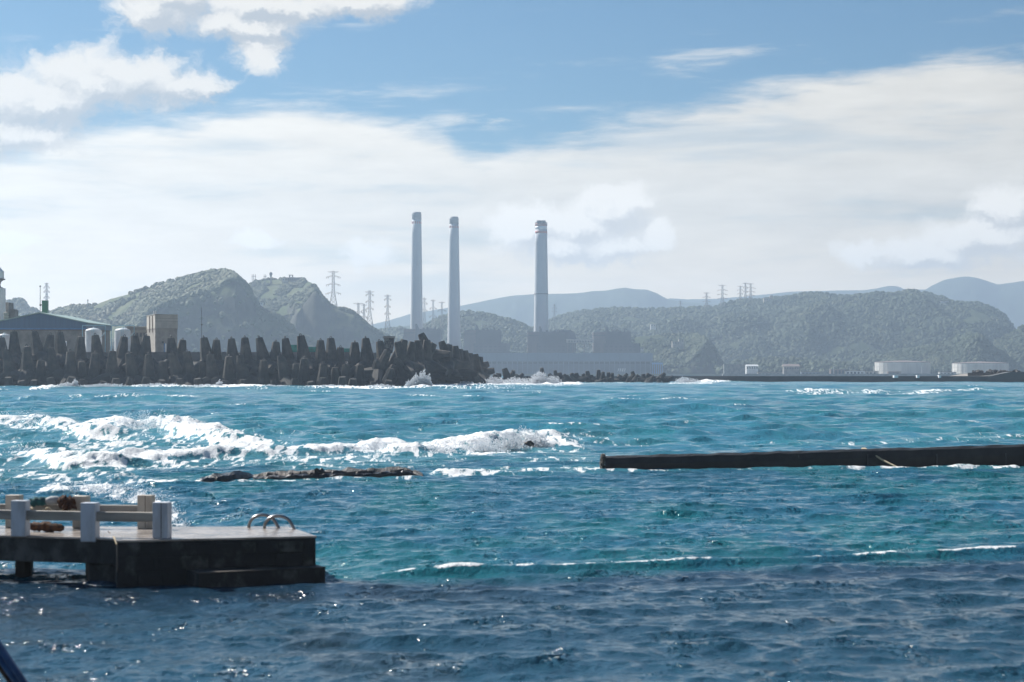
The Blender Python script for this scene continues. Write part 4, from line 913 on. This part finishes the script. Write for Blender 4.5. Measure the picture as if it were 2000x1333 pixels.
# ------------------------------------------------------------------ far shore on the right
Ds = 2480.0
def house(x0, x1, yb, ye, yr, D, label, wall, roof, dep=12, nwin=4, over=.6):
    h_ = thing('shore_house', label, 'house', (gx((x0+x1)/2,D),D,2.6))
    MB().box(gx(x0,D), gx(x1,D), D, D+dep, 2.6, gz(ye,D)).build('wall', wall, h_)
    mb = MB(); xa, xb = gx(x0,D)-over, gx(x1,D)+over; z0, z1 = gz(ye,D)+.01, gz(yr,D)
    mb.add([(xa,D-over,z0),(xb,D-over,z0),(xb,D+dep+over,z0),(xa,D+dep+over,z0),(xa+1,D+dep/2,z1),(xb-1,D+dep/2,z1)], [(0,3,2,1),(0,1,5,4),(1,2,5),(2,3,4,5),(3,0,4)]); mb.build('roof', roof, h_)
    for i in range(nwin):
        w_ = (x1-x0)/nwin; MB().box(gx(x0+(i+.25)*w_,D), gx(x0+(i+.72)*w_,D), D-.1, D+.05, gz(ye,D)-3.6, gz(ye,D)-1.2).build('window', M['shutter'], h_)
    return h_
house(1458, 1481, 728, 715, 712.5, 2500, 'small white house on the far shore beside the knoll', M['white'], M['white'], nwin=5)
house(1531, 1561, 728, 716, 711.5, 2495, 'brown roofed house on the far shore', M['conc'], M['rooftile'], nwin=6, over=1.2)
wl = thing('shore_screen', 'long pale green ribbed wall building left of white house', 'building', (gx(1434,2560),2560,2.6))
MB().box(gx(1414,2545), gx(1456,2545), 2545, 2552, 2.6, gz(711,2545)).build('wall', M['conc'], wl)
for i in range(9): MB().box(gx(1416+i*4.8,2545), gx(1417+i*4.8,2545), 2544.3, 2545.01, 2.6, gz(711.5,2545)).build('rib', M['conc'], wl)
def oil(x0, x1, yt, D, label):
    r_ = (x1-x0)/2/FPX*D; c = (gx((x0+x1)/2,D), D+r_, 2.6); H_ = gz(yt+2,D)-2.6
    o_ = thing('oil_tank', label, 'tank', c, 'large oil tanks on the far shore')
    MB().lathe(c, [(r_,0),(r_,H_)], 64).build('shell', M['tank'], o_, smooth=False)
    MB().lathe(c, [(r_*1.006,H_+.01),(r_*1.006,H_+.6),(r_*.5,H_+1.8),(.5,H_+2.4)], 64).build('roof', M['rooftile'], o_)
    for s in (.33,.66): MB().lathe((c[0],c[1],c[2]+H_*s), [(r_*1.006,0),(r_*1.006,.35)], 64).build('wind_girder', M['tank'], o_)
    for a in range(0,360,12): MB().cone((c[0]+r_*1.008*math.cos(R(a)), c[1]+r_*1.008*math.sin(R(a)), 2.6), (c[0]+r_*1.008*math.cos(R(a)), c[1]+r_*1.008*math.sin(R(a)), 2.6+H_), .18, .18, 4).build('stiffener', M['tank'], o_)
oil(1719, 1827, 706, 2500, 'big pale oil tank nearer the middle of the far shore'); oil(1873, 1982, 708, 2500, 'big pale oil tank at the right end of the far shore')
qd = thing('quay', 'low concrete quay with pale sheds along the far shore', 'quay', (gx(1650,2440),2440,0))
MB().box(gx(1412,2430), gx(2300,2430), 2430, 2439.9, -4, gz(730.5,2430)).build('quay_wall', M['conc'], qd)
for i, (x0, x1, yt, m_) in enumerate(((1622,1650,721,'rooftile'),(1652,1690,724,'white'),(1690,1716,725,'beige'),(1735,1760,726,'plant_rose'),(1480,1528,727,'beige2'),(1835,1868,726.5,'white'),(1565,1600,726,'hall'))):
    o_ = thing('low_shed', f'low far shore shed, {ORD[i]} of those along the quay', 'shed', (gx((x0+x1)/2,2455),2455,2.6), 'low sheds along the far quay')
    MB().box(gx(x0,2455), gx(x1,2455), 2455, 2462, 2.6, gz(yt+1,2455)).build('wall', M[m_], o_)
    MB().box(gx(x0-.5,2455), gx(x1+.5,2455), 2454.4, 2462.6, gz(yt+1,2455)+.01, gz(yt,2455)).build('roof', M['rooftile'] if i%2 else M['conc'], o_)
    for k in range(int((x1-x0)/7)): MB().box(gx(x0+2+k*7,2455), gx(x0+6+k*7,2455), 2454.9, 2455.05, 2.7, gz(yt+2.6,2455)).build('door', M['shutter'], o_)
for i, x in enumerate((1628,1660,1684,1706,1714,1758,1800,1842)):
    o_ = thing('lamp_post', f'thin pale lamp post on the far quay, {ORD[i]} from the left', 'lamp post', (gx(x,2446),2446,2.6), 'lamp posts on the far quay')
    MB().cone((gx(x,2446),2446,2.6), (gx(x,2446),2446,gz(716,2446)), .22, .16, 5).build('post', M['white'], o_)
    MB().box(gx(x,2446)-.2, gx(x,2446)+1.6, 2445.8, 2446.2, gz(716,2446), gz(715.6,2446)).build('lamp', M['white'], o_)
# buildings on the hills
def hb(x0, x1, yb, yt, D, label, wm, extra=(), name='hill_house'):
    o_ = thing(name, label, 'building', (gx((x0+x1)/2,D),D,gz(yb,D)))
    MB().box(gx(x0,D), gx(x1,D), D, D+10, gz(yb+6,D), gz(yt,D)).build('wall', M[wm], o_)
    MB().box(gx(x0-.5,D), gx(x1+.5,D), D-.5, D+10.5, gz(yt,D)+.01, gz(yt-.8,D)).build('roof', M['beige2'], o_)
    n_ = max(2, int((x1-x0)/4))
    for i in range(n_):
        w_ = (x1-x0)/n_; MB().box(gx(x0+(i+.3)*w_,D), gx(x0+(i+.7)*w_,D), D-.1, D+.05, gz(yt+3.4,D), gz(yt+1.4,D)).build('window', M['shutter'], o_)
    for (a, b, c_, d) in extra: MB().box(gx(a,D), gx(b,D), D+2, D+7, gz(c_,D)+.012, gz(d,D)).build('roof_block', M[wm], o_)
    return o_
hb(557, 594, 553, 543, 2685, 'flat pinkish hilltop building on the headland', 'plant_rose', ((564,566,543,538),(570,571.5,543,538),(563.5,572,538,537)))
hb(551, 561, 552, 544, 2680, 'small pale hilltop house left of flat building', 'beige')
hb(1838, 1853, 594, 589, 3560, 'tiny white building near the top of the right ridge', 'white')
hb(1492, 1505, 592, 583, 3610, 'small beige building on the right ridge crest', 'beige', ((1504,1510,583,577),))
hb(1313, 1327, 673, 668, 2730, 'yellowish house on the wooded bluff, left part', 'beige'); hb(1326, 1336, 677, 664, 2728, 'taller yellowish house on the wooded bluff', 'beige')
hb(1271, 1281, 638, 634, 3200, 'pale house among trees above the rightmost boiler house', 'white'); hb(1250, 1257, 682, 679, 2700, 'tiny white hut at left foot of the bluff', 'white')
hb(504, 513, 594, 591, 2520, 'tiny pale hut on the headland slope', 'white')
wt_ = thing('water_tower', 'flared water tower on the headland summit', 'water tower', (gx(529,2690),2690,gz(553,2690)))
k = 2690/FPX; MB().lathe((gx(529,2690),2690,gz(556,2690)), [(2.4*k,0),(1.6*k,12*k),(1.5*k,15*k)], 12).build('stem', M['conc'], wt_); MB().lathe((gx(529,2690),2690,gz(541,2690)), [(1.5*k,0.01),(3.2*k,6*k),(3.0*k,7.5*k),(1.4*k,9*k)], 12).build('tank', M['plant_dark'], wt_)
for i, x in enumerate((492.5,495.5,498.8,516,519)):
    o_ = thing('radio_mast', f'thin radio mast on the headland summit, {ORD[i]} from the left', 'mast', (gx(x,2690),2690,gz(556,2690)), 'radio masts on the headland')
    MB().cone((gx(x,2690),2690,gz(560,2690)), (gx(x,2690),2690,gz(536 if i < 3 else 536.5,2690)), .5, .35, 5).build('pole', M['plant_dark'], o_)
    MB().box(gx(x,2690)-.9, gx(x,2690)+.9, 2689.7, 2690.3, gz(541,2690), gz(540,2690)).build('crossarm', M['plant_dark'], o_)
o_ = thing('hill_marker', 'thin dark marker post on the headland slope left', 'post', (gx(171.5,2300),2300,gz(600,2300)))
MB().cone((gx(171.5,2420),2420,gz(604,2420)), (gx(171.5,2420),2420,gz(588,2420)), .7, .5, 6).build('post', M['plant_dark'], o_); MB().lathe((gx(171.5,2420),2420,gz(588,2420)), [(.9,0.01),(.9,1.2),(.2,1.8)], 8).build('head', M['plant_dark'], o_)
# ------------------------------------------------------------------ pylons
def pylon(x, yt, yb, D, label, arms, w=6.0, mt='pylon', head=True, th=.34):
    k = D/FPX; zb_, zt = gz(yb,D), gz(yt,D); H_ = zt-zb_; cx = gx(x,D)
    p = thing('pylon', label, 'pylon', (cx,D,zb_), 'lattice pylons')
    hw = lambda s: (w*k*(1-s/.45)+w*.32*k*(s/.45) if s < .45 else w*.32*k*(1-(s-.45)*.5))     # half width up the mast
    mb = MB(); lv = [0,.14,.26,.36,.45,.52,.59,.66,.73,.80,.87,.94,1.0]; C4 = ((-1,-1),(1,-1),(1,1),(-1,1))
    P = lambda s, i: Vector((cx+C4[i%4][0]*hw(s), D+C4[i%4][1]*hw(s), zb_+H_*s))
    for a, b in zip(lv, lv[1:]):
        for i in range(4):
            mb.bar(P(a,i), P(b,i), th); mb.bar(P(a,i), P(b,i+1), th*.6); mb.bar(P(a,i+1), P(b,i), th*.6); mb.bar(P(b,i), P(b,i+1), th*.6)
    mb.build('lattice_mast', M[mt], p)
    for s, aw in arms:
        z_ = zb_+H_*s; mb = MB(); tipd = .018*H_ if s < .97 else 0
        for sx in (-1,1):
            tip = Vector((cx+sx*aw*k, D, z_-tipd))
            for sy in (-1,1):
                mb.bar((cx+sx*hw(s),D+sy*hw(s),z_), tip, th*.8); mb.bar((cx+sx*hw(s),D+sy*hw(s),z_+H_*.035*(1 if s < .97 else -1)), tip, th*.7)
            mb.bar((cx+sx*aw*.5*k,D,z_), (cx+sx*aw*.5*k,D,z_+H_*.015), th*.6)
        a_ = mb.build('crossarm', M[mt], p)
        if s < .97:
            for sx in (-1,1):
                for q_ in (1.0,.68):
                    b0 = Vector((cx+sx*aw*q_*k, D, z_-tipd*q_)); MB().cone(b0, b0+Vector((sx*-.4*(q_ > .9)*k*3,0,-.035*H_)), .28, .28, 5).build('insulator', M['plant_dark'], a_)
std = [(1.0,11),(.84,14),(.68,14),(.53,15)]
pylon(651, 530, 606, 2570, 'tallest lattice pylon on the shoulder of the headland', [(.985,11),(.86,14),(.66,14),(.44,15)], 8.5)
pylon(722, 568, 642, 2600, 'lattice pylon with three arms left of the chimneys', [(.97,9),(.9,8),(.72,8),(.53,8)], 7)
pylon(700, 592, 655, 2580, 'wide armed short pylon close to the headland foot', [(.985,10),(.7,13),(.45,13)], 6)
pylon(711, 594, 660, 2640, 'pale pylon half behind the wide armed pylon', [(.97,6),(.8,6),(.62,6),(.45,6)], 5)
pylon(757, 576, 645, 2620, 'slim pylon standing alone left of the first chimney', [(.97,7),(.88,7),(.68,6),(.48,6)], 5.5)
pylon(829, 582, 650, 2960, 'pylon partly behind the first chimney', [(.97,5),(.85,6),(.65,6)], 5)
pylon(846, 586, 650, 2980, 'middle pylon between the first and second chimneys', [(.985,5),(.75,7),(.5,8)], 5)
pylon(863, 590, 645, 2990, 'pylon close to the left of the second chimney', [(.985,6),(.7,9)], 4.5)
pylon(91, 553, 625, 2750, 'distant pylon above the green stack', [(.985,4),(.9,6),(.78,6),(.62,6)], 5)
pylon(1083, 595, 628, 3450, 'small faint pylon right of the third chimney', [(.97,4),(.8,5),(.6,5)], 3.5)
pylon(1380, 572, 606, 3650, 'faint pylon leftmost of the ridge group', [(.985,7),(.75,8),(.5,8)], 5)
pylon(1411, 557, 602, 3640, 'large dark pylon in the ridge group', [(.985,8),(.78,10),(.6,10),(.42,10)], 5.5)
pylon(1446, 559, 596, 3680, 'pylon third from left in the ridge group', [(.985,6),(.8,6),(.6,6)], 4.5)
pylon(1456, 553, 594, 3700, 'pylon between its neighbours in the ridge group', [(.985,6),(.8,5),(.6,5)], 4)
pylon(1466, 554, 594, 3660, 'rightmost pylon of the ridge group', [(.985,7),(.78,10),(.6,9),(.42,9)], 5)
pylon(1329, 588, 606, 3900, 'smallest pylon, far left on the right ridge', [(.97,4),(.7,5)], 3)

# ------------------------------------------------------------------ the pier
pr = thing('pier', 'dark stained concrete bathing pier with square platform', 'pier', (-7.5,42.5,0))
ZD = .95
def slab(mb, poly, z0, z1): return mb.prism(poly, z0, z1)
plat = [(-8.12,40.92),(-4.14,42.06),(-5.02,44.62),(-7.7,44.5),(-8.75,43.3)]
mb = MB(); slab(mb, plat, -1.5, ZD-.05); o = mb.build('platform', M['pier_side'], pr, bevel=.03)
mb = MB(); slab(mb, [(-8.13,40.9),(-4.12,42.05),(-5.01,44.64),(-7.7,44.52),(-8.76,43.3)], ZD-.046, ZD); mb.build('platform_top', M['pier_top'], pr, bevel=.012)
deck = [(-15.5,43.55),(-10.9,42.3),(-8.62,41.68),(-8.14,41.3),(-8.78,43.29),(-7.75,44.6),(-15.5,45.2)]
mb = MB(); slab(mb, deck, .40, ZD-.056); mb.build('deck_slab', M['pier_side'], pr, bevel=.02)
mb = MB(); slab(mb, [(-15.5,43.53),(-10.9,42.28),(-8.62,41.66),(-8.16,41.32),(-8.8,43.29),(-7.77,44.6),(-15.5,45.2)], ZD-.052, ZD-.006); mb.build('deck_top', M['pier_top'], pr, bevel=.01)
for x, y, w in ((-10.55,43.0,.17),(-10.9,44.6,.17),(-13.4,43.9,.17),(-13.6,44.9,.17)):
    MB().cone((x,y,-1.5), (x,y,.399), w, w*1.05, 8).build('support_pile', M['pier_side'], pr)
MB().prism([(-8.9,41.9),(-8.3,41.6),(-8.8,43.2),(-9.3,43.4)], -1.5, .395).build('end_pier', M['pier_side'], pr, bevel=.05)
for (x0, f0), (x1, f1) in (((388,0),(635,0)),):
    a = Vector((gx(388,40.55),40.55,0)); b = Vector((gx(636,41.72),41.72,0)); d = (b-a).normalized(); nrm = Vector((-d.y,d.x,0))
    MB().prism([tuple(a.xy), tuple(b.xy), tuple((b+nrm*.62).xy), tuple((a+nrm*1.2).xy)], -1.5, .30).build('step', M['pier_side'], pr, bevel=.02)
    MB().prism([tuple((a-nrm*.01).xy), tuple((b-nrm*.01).xy), tuple((b+nrm*.615).xy), tuple((a+nrm*1.19).xy)], .303, .325).build('step_tread', M['rocktop'], pr)
# irregular facing stones on the platform front
fa_, fb_ = Vector((-8.12,40.92,0)), Vector((-4.14,42.06,0)); fd = (fb_-fa_).normalized(); fn = Vector((fd.y,-fd.x,0)); LN = (fb_-fa_).length
sm_ = bpy.data.meshes.new('facing_stone')
rows_ = [(.02,.30),(.32,.60),(.62,.86)]
for r_, (z0, z1) in enumerate(rows_):
    u = .03
    while u < LN-.15:
        w = random.uniform(.3,.75); w = min(w, LN-.04-u)
        a = fa_+fd*u; b = fa_+fd*(u+w-.025); pr_ = random.uniform(.004,.045)
        mb = MB(); mb.prism([tuple((a+fn*pr_).xy), tuple((b+fn*(pr_*random.uniform(.6,1.3))).xy), tuple((b-fn*.05).xy), tuple((a-fn*.05).xy)], z0+random.uniform(0,.012), z1-random.uniform(0,.02))
        mb.build('facing_stone', M['pier_stone' if random.random() < .25 else 'pier_side'], pr, bevel=.012); u += w
# ladder
ld = thing('bathing_ladder', 'stainless steel bathing ladder with two curved handrails', 'ladder', (-5.2,44.1,ZD))
for (sx, sy, ex, ey) in ((-5.84,44.45,-5.05,44.9),(-5.46,44.15,-4.62,44.0)):
    pass
A1, A2 = Vector((-5.86,44.35,0)), Vector((-5.48,44.05,0)); dv = Vector((.985,-.17,0)).normalized()
for A_ in (A1, A2):
    path = []
    for i in range(20):
        q_ = math.pi*(1-i/19*.86); path.append(A_+dv*(.32+.32*math.cos(q_))+Vector((0,0,ZD-.02+.30*math.sin(q_)**.8)))
    last = path[-1]; path += [last+dv*.08+Vector((0,0,-.14)), last+dv*.13+Vector((0,0,-.4)), last+dv*.14+Vector((0,0,-1.2))]
    MB().tube(path, .036, 10).build('handrail', M['steel'], ld, smooth=True)
for z_ in (.15,.45):
    MB().cone(A1+dv*.86+Vector((0,0,z_)), A2+dv*.86+Vector((0,0,z_)), .018, .018, 8).build('rung', M['steel'], ld)
# railings of short posts and single rails
def railing(posts, label, pm, rail_z, hgt, wpost, rail_h):
    rl = thing('pier_railing', label, 'railing', (*posts[1][:2],ZD))
    for i, (x, y, zb_, seam, ht_) in enumerate(posts):
        w = wpost/2; Mx = Matrix.Translation((x,y,0)) @ Matrix.Rotation(R(-11), 4, 'Z')
        MB().box(-w, w, -.13, .13, zb_, zb_+ht_, Mx).build('post', pm, rl, bevel=.018)
        if seam: MB().box(w*.12, w*.20, -.134, -.131, zb_+.02, zb_+ht_-.01, Mx).build('post_seam', M['seam'], rl)
    for (x0, y0, *_), (x1, y1, *_) in zip(posts, posts[1:]):
        a, b = Vector((x0,y0,0)), Vector((x1,y1,0)); d = (b-a).normalized(); a += d*(wpost/2-.03); b -= d*(wpost/2-.03); nn = Vector((-d.y,d.x,0))*.075
        MB().prism([tuple((a-nn).xy), tuple((b-nn).xy), tuple((b+nn).xy), tuple((a+nn).xy)], ZD+rail_z, ZD+rail_z+rail_h).build('rail', M['rail'], rl, bevel=.02)
nearp = [(-14.9,43.3,ZD-.03,False,.76),(-12.0,42.62,ZD-.02,False,.76),(-10.42,42.22,ZD-.02,False,.76),(-8.86,41.82,ZD-.10,False,.82),(-7.30,41.55,ZD-.004,True,.75)]
railing(nearp, 'near railing of pale square posts on the pier edge', M['post'], .33, .76, .335, .20)
farp = [(-13.0,44.75,ZD-.004,False,.7),(-11.12,44.5,ZD-.004,False,.72),(-9.58,44.3,ZD-.004,False,.71),(-8.1,44.1,ZD-.003,True,.74)]
railing(farp, 'far railing of cream square posts on the pier', M['post_far'], .36, .72, .33, .15)
# net bundle lying on the far rail
nb = thing('net_bundle', 'rolled teal and rust coloured fishing net on the far rail', 'net', (-10.3,44.3,1.5))
def lumpy(p0, p1, r, mt, name, seed, amp=.25, n=14, m_=10):
    rg = random.Random(seed); path = []; p0 = Vector(p0); p1 = Vector(p1); mb = MB(); vs = []; d = (p1-p0).normalized(); u = d.orthogonal().normalized(); w = d.cross(u)
    for i in range(n):
        s = i/(n-1); env = max(.05, math.sin(math.pi*min(1,max(0,s*.96+.02)))**.35)
        for k in range(m_):
            q_ = 2*math.pi*k/m_; rr_ = r*env*(1+rg.uniform(-amp,amp)); vs.append(p0+(p1-p0)*s+u*rr_*math.cos(q_)+w*rr_*math.sin(q_))
    fs = [(i*m_+k, i*m_+(k+1)%m_, (i+1)*m_+(k+1)%m_, (i+1)*m_+k) for i in range(n-1) for k in range(m_)]+[tuple(range(m_))[::-1], tuple(range((n-1)*m_, n*m_))]
    mb.add(vs, fs); return mb.build(name, mt, nb, smooth=True)
lumpy((-10.75,44.2,1.52), (-10.25,44.15,1.56), .10, M['teal_net'], 'teal_net', 1, .28)
lumpy((-10.35,44.15,1.55), (-9.98,44.12,1.57), .105, M['greypipe'], 'float_roll', 2, .05)
lumpy((-10.06,44.1,1.55), (-9.66,44.05,1.50), .14, M['rust'], 'rust_net', 3, .35)
lumpy((-9.95,44.0,1.42), (-9.62,43.98,1.38), .13, M['rust'], 'rust_net', 4, .3)
lumpy((-10.6,43.3,1.06), (-9.7,43.1,1.04), .10, M['rust'], 'dark_net', 5, .4)
pts_ = [Vector((-10.75+.045*i, 43.95+.05*math.sin(i*.9), 1.36+.05*math.sin(i*.7)+.02*math.sin(i*2.3))) for i in range(26)]
MB().tube(pts_, .022, 6).build('rope', M['rope'], nb, smooth=True)
pts_ = [Vector((-9.9+.04*i, 43.9, 1.34-.03*math.cos(i*.6))) for i in range(9)]
MB().tube(pts_, .03, 6).build('rope', M['rope'], nb, smooth=True)
rp = [pw(222,1049,41.2), pw(225,1055,41.0), pw(228,1064,40.85)]
tag(MB().tube(rp, .02, 6).build('rope_end', M['rope'], loc=rp[0]), 'short pale rope end hanging over the pier edge', 'rope')
# blue handrail in the lower left corner
bh = thing('blue_handrail', 'dark blue sloping handrail at the lower left corner', 'handrail', (-6.2,24,0))
a, b = pw(-70,1184,23), pw(58,1370,24.2); d = (b-a).normalized()
for off, r_ in ((0,.045),(.085,.045)):
    o3 = Vector((off,0,.02*off)); MB().tube([a+o3, b+o3+d*.9], r_, 10).build('rail_bar', M['blue_rail'], bh, smooth=True)
MB().tube([a+Vector((-.07,.03,-.03)), b+d*.9+Vector((-.07,.03,-.03))], .03, 8).build('lower_bar', M['rust'], bh, smooth=True)
for s in (.05,.9):
    p = a.lerp(b, s); MB().cone((p.x-.02,p.y+.06,-1.0), (p.x-.02,p.y+.06,p.z), .035, .035, 8).build('stanchion', M['blue_rail'], bh)

# ------------------------------------------------------------------ sea walls and reef
def rough_slab(name, label, cat, prof, dep, mt, seed, amp=.1, loc=None, nx=None, top_noise=.1, parent=None, nseg=70, lift=.17):
    """a low ridge along points (x, base row, top row) of the photo, with depth dep"""
    rg = np.random.default_rng(seed); xs = np.linspace(prof[0][0], prof[-1][0], nseg); yb = np.interp(xs, [p[0] for p in prof], [p[1] for p in prof]); ytp = np.interp(xs, [p[0] for p in prof], [p[2] for p in prof])
    sec = [(0,-.8),(0,.55),(.08,.9),(.3,1.0),(.7,.97),(.93,.85),(1.0,.4),(1.0,-.8)]; vs = []
    for i, x in enumerate(xs):
        nn_ = lambda k_: float(fbm(np.array([x/22.0+seed]), np.array([k_*.8+seed]), 4, seed)[0]-.5)*2
        D_ = gd(yb[i]); X_ = gx(x, D_); zt = max(.02, CH-(ytp[i]-HOR)/FPX*D_+lift)
        for (s, h) in sec:
            z_ = zt*h if h > 0 else h; k_ = s*3+h
            vs.append((X_*(1+dep*s/D_)+amp*nn_(k_+9), D_+dep*s+amp*2*nn_(k_), z_+(top_noise*2.2*nn_(k_+3)*min(1,zt*3) if h > 0 else 0)))
    m_ = len(sec); n_ = len(xs); fs = [(i*m_+k, (i+1)*m_+k, (i+1)*m_+k+1, i*m_+k+1) for i in range(n_-1) for k in range(m_-1)]+[tuple(range(m_)), tuple(range((n_-1)*m_, n_*m_))[::-1]]
    mb = MB(); mb.add(vs, fs); o = mb.build(name, mt, parent, loc=loc)
    if label: tag(o, label, cat)
    return o
sw = thing('sea_wall', 'long black sea wall reaching the right edge of the pool', 'wall', (gx(1500,89),89,0))
rough_slab('wall', None, None, [(1182,924,892),(1400,922,886),(1700,918,878),(2000,915,869),(2500,910,855)], 1.1, M['wallblack'], 5, .02, top_noise=.025, parent=sw, nseg=160, lift=0)
mb = MB(); rg = random.Random(4)
for i in range(120):
    f_ = rg.random(); D_ = 87.0+rg.random()*1.0; c = Vector((gx(1180-4*(1-abs(f_-.5)),D_), D_, f_*.74)); r_ = rg.uniform(.03,.085)
    Mx = Matrix.Translation(c) @ Euler((rg.uniform(0,6),rg.uniform(0,6),rg.uniform(0,6))).to_matrix().to_4x4(); mb.box(-r_,r_,-r_,r_,-r_,r_,Mx)
o = mb.build('barnacle_crust', M['rocktop'], sw); o['kind'] = 'stuff'
for i in range(6):
    x = 1290+i*135; D_ = float(np.interp(x,[1182,2000],[gd(924),gd(915)])); MB().box(gx(x,D_)-.02, gx(x,D_)+.02, D_-.025, D_+.02, .05, .70).build('joint', M['shutter'], sw)
rp = [pw(1688,878,91.5)+Vector((0,.6,0)), pw(1690,876.5,90.9), pw(1700,884,90.3), pw(1722,898,90), pw(1756,915,89.2)]
tag(MB().tube(rp, .045, 6).build('mooring_rope', M['rope'], loc=rp[1]), 'pale mooring rope slanting down the black sea wall', 'rope')
rough_slab('reef', 'low jagged black reef lump at left of the sunken wall', 'reef', [(388,950,949),(405,949,943),(430,948,937),(460,946,934),(482,944,933),(494,943,938)], 1.6, M['rock'], 8, .05, top_noise=.07, loc=(gx(440,78.5),78.5,0))
rf = thing('sunken_wall', 'low brown topped sunken wall awash in the surf', 'wall', (gx(650,80.5),80.5,0))
rough_slab('wall_body', None, None, [(490,943,940),(520,943,934),(600,942,930),(620,942,929),(700,940,928),(760,938,926),(790,937,925),(808,937,931),(825,938,937)], 1.9, M['rocktop'], 9, .07, top_noise=.07, parent=rf, nseg=110)
rough_slab('weedy_face', None, None, [(494,944,942),(540,944,938),(620,943,936),(700,941,934),(790,938.5,930),(822,938.5,937)], .5, M['rock'], 10, .06, top_noise=.06, parent=rf, nseg=110)
rough_slab('boulder', None, None, [(613,942,930),(620,942,925),(627,942,924),(633,942,929)], .6, M['rock'], 12, .05, parent=rf, nseg=12)
rough_slab('reef', 'small yellowish reef knob awash under the big breaker', 'reef', [(1018,876,875),(1024,876,871),(1036,876,871),(1042,876,875)], 1.2, M['rocktop'], 13, .12, loc=(gx(1030,115),115,0), nseg=24)

# ------------------------------------------------------------------ spray
def spray(label, jets, smin, smax, seed, loc):
    """droplets thrown up along jets: (x, base row, D, half width m, height m, depth m, count)"""
    rg = np.random.default_rng(seed); vs = []; fs = []
    oc = np.array([(1,0,0),(-1,0,0),(0,1,0),(0,-1,0),(0,0,1),(0,0,-1)]); of = [(0,2,4),(2,1,4),(1,3,4),(3,0,4),(2,0,5),(1,2,5),(3,1,5),(0,3,5)]
    for (x, D_, hw, hh, dp, n) in jets:
        u = np.clip(rg.normal(0, .42, n), -1.1, 1.1); h = rg.random(n)**1.5*(1-np.abs(u)**1.6*.8)*(.25+1.3*fbm(u*5+seed, u*0, 4, seed, .7)*1.1)
        c = np.stack([gx(x,D_)+u*hw*(.8+.4*h), D_+rg.normal(0, dp*.5, n), h*hh], -1); s = (smin+(smax-smin)*rg.random(n)**3)*(1.15-.6*h)
        for i in range(n):
            o_ = len(vs); vs += (c[i]+oc*s[i]*rg.uniform(.6,1.3,3)).tolist(); fs += [tuple(k+o_ for k in f) for f in of]
    mb = MB(); mb.v = vs; mb.f = fs
    tag(mb.build('sea_spray', M['foam'], loc=loc), label, 'spray', None, 'stuff')
spray('white plume of spray bursting at the breakwater corner', [(822,578,3.6,5.2,1.6,3600),(812,578,1.6,3.6,1.2,900),(803,578,2.0,3.0,1.4,800),(836,578,1.6,4.2,1.2,1100)], .07, .26, 1, pw(822,756,578))
spray('low spray along the foot of the tetrapods', [(146,575,1.2,2.6,1,700),(130,575,3.5,1.6,1.5,1500),(200,575,9,1.3,2,2600),(300,575,9,1.4,2,2600),(428,575,1.3,2.3,1,700),(400,575,8,1.1,2,1800),(520,578,9,.9,2,1500),(640,578,9,.9,2,1500),(740,578,6,1.1,2,1200)], .08, .28, 2, pw(300,757,575))
spray('surf spray thrown up beyond the breakwater end', [(940,690,8,2.4,4,1800),(965,692,5,3.2,3,1500),(1010,720,7,2.8,4,1800),(1055,720,4,5.0,3,2200),(1045,720,3,3.4,3,900),(1080,722,4,3.4,3,1200),(905,660,6,1.6,3,900),(1335,790,4,2.8,3,1100),(1350,790,5,2.2,3,900)], .08, .30, 3, pw(1000,752,690))
spray('spray above the breaking waves left of the pool', [(30,150,4.2,1.35,1.5,2200),(80,146,2.4,1.1,1.2,800),(265,146,2.4,1.4,1.4,2200),(305,144,2.2,1.5,1.2,1800),(350,142,2.6,1.1,1.2,900),(60,100,2.0,.8,.8,700),(110,99,1.8,.6,.8,500)], .015, .075, 4, pw(250,845,145))
spray('spray above the long breaker by the sunken wall', [(720,107,1.6,.85,.8,1200),(745,107,1.2,.95,.6,900),(850,107,1.8,.75,.8,900),(985,115,1.8,1.0,.8,2200),(1025,118,1.9,1.35,.8,3200),(1050,117,1.0,1.05,.6,1200),(940,111,1.8,.85,.8,1200),(520,108,2,.55,.8,500),(600,107,2,.55,.8,500)], .013, .06, 5, pw(900,885,108))
spray('splashes in the swash behind the pier', [(230,72,1.5,.45,.8,700),(280,68,1.3,.45,.8,700),(320,62,.8,.4,.6,500),(180,74,1.6,.35,.8,500),(345,57,.5,.25,.5,250)], .01, .04, 6, pw(260,975,68))
spray('splashes along the overflowing weir', [(1200,gd(1112)+.25,.7,.16,.12,300),(1290,gd(1108)+.25,.8,.16,.12,350),(1400,gd(1104)+.25,1.0,.14,.12,350),(1760,gd(1090)+.25,.9,.2,.12,500),(1720,gd(1092)+.25,.6,.16,.12,260),(1880,gd(1086)+.25,1.0,.15,.12,350),(860,gd(1125)+.25,.7,.1,.1,150)], .006, .02, 7, pw(1500,1100,46))
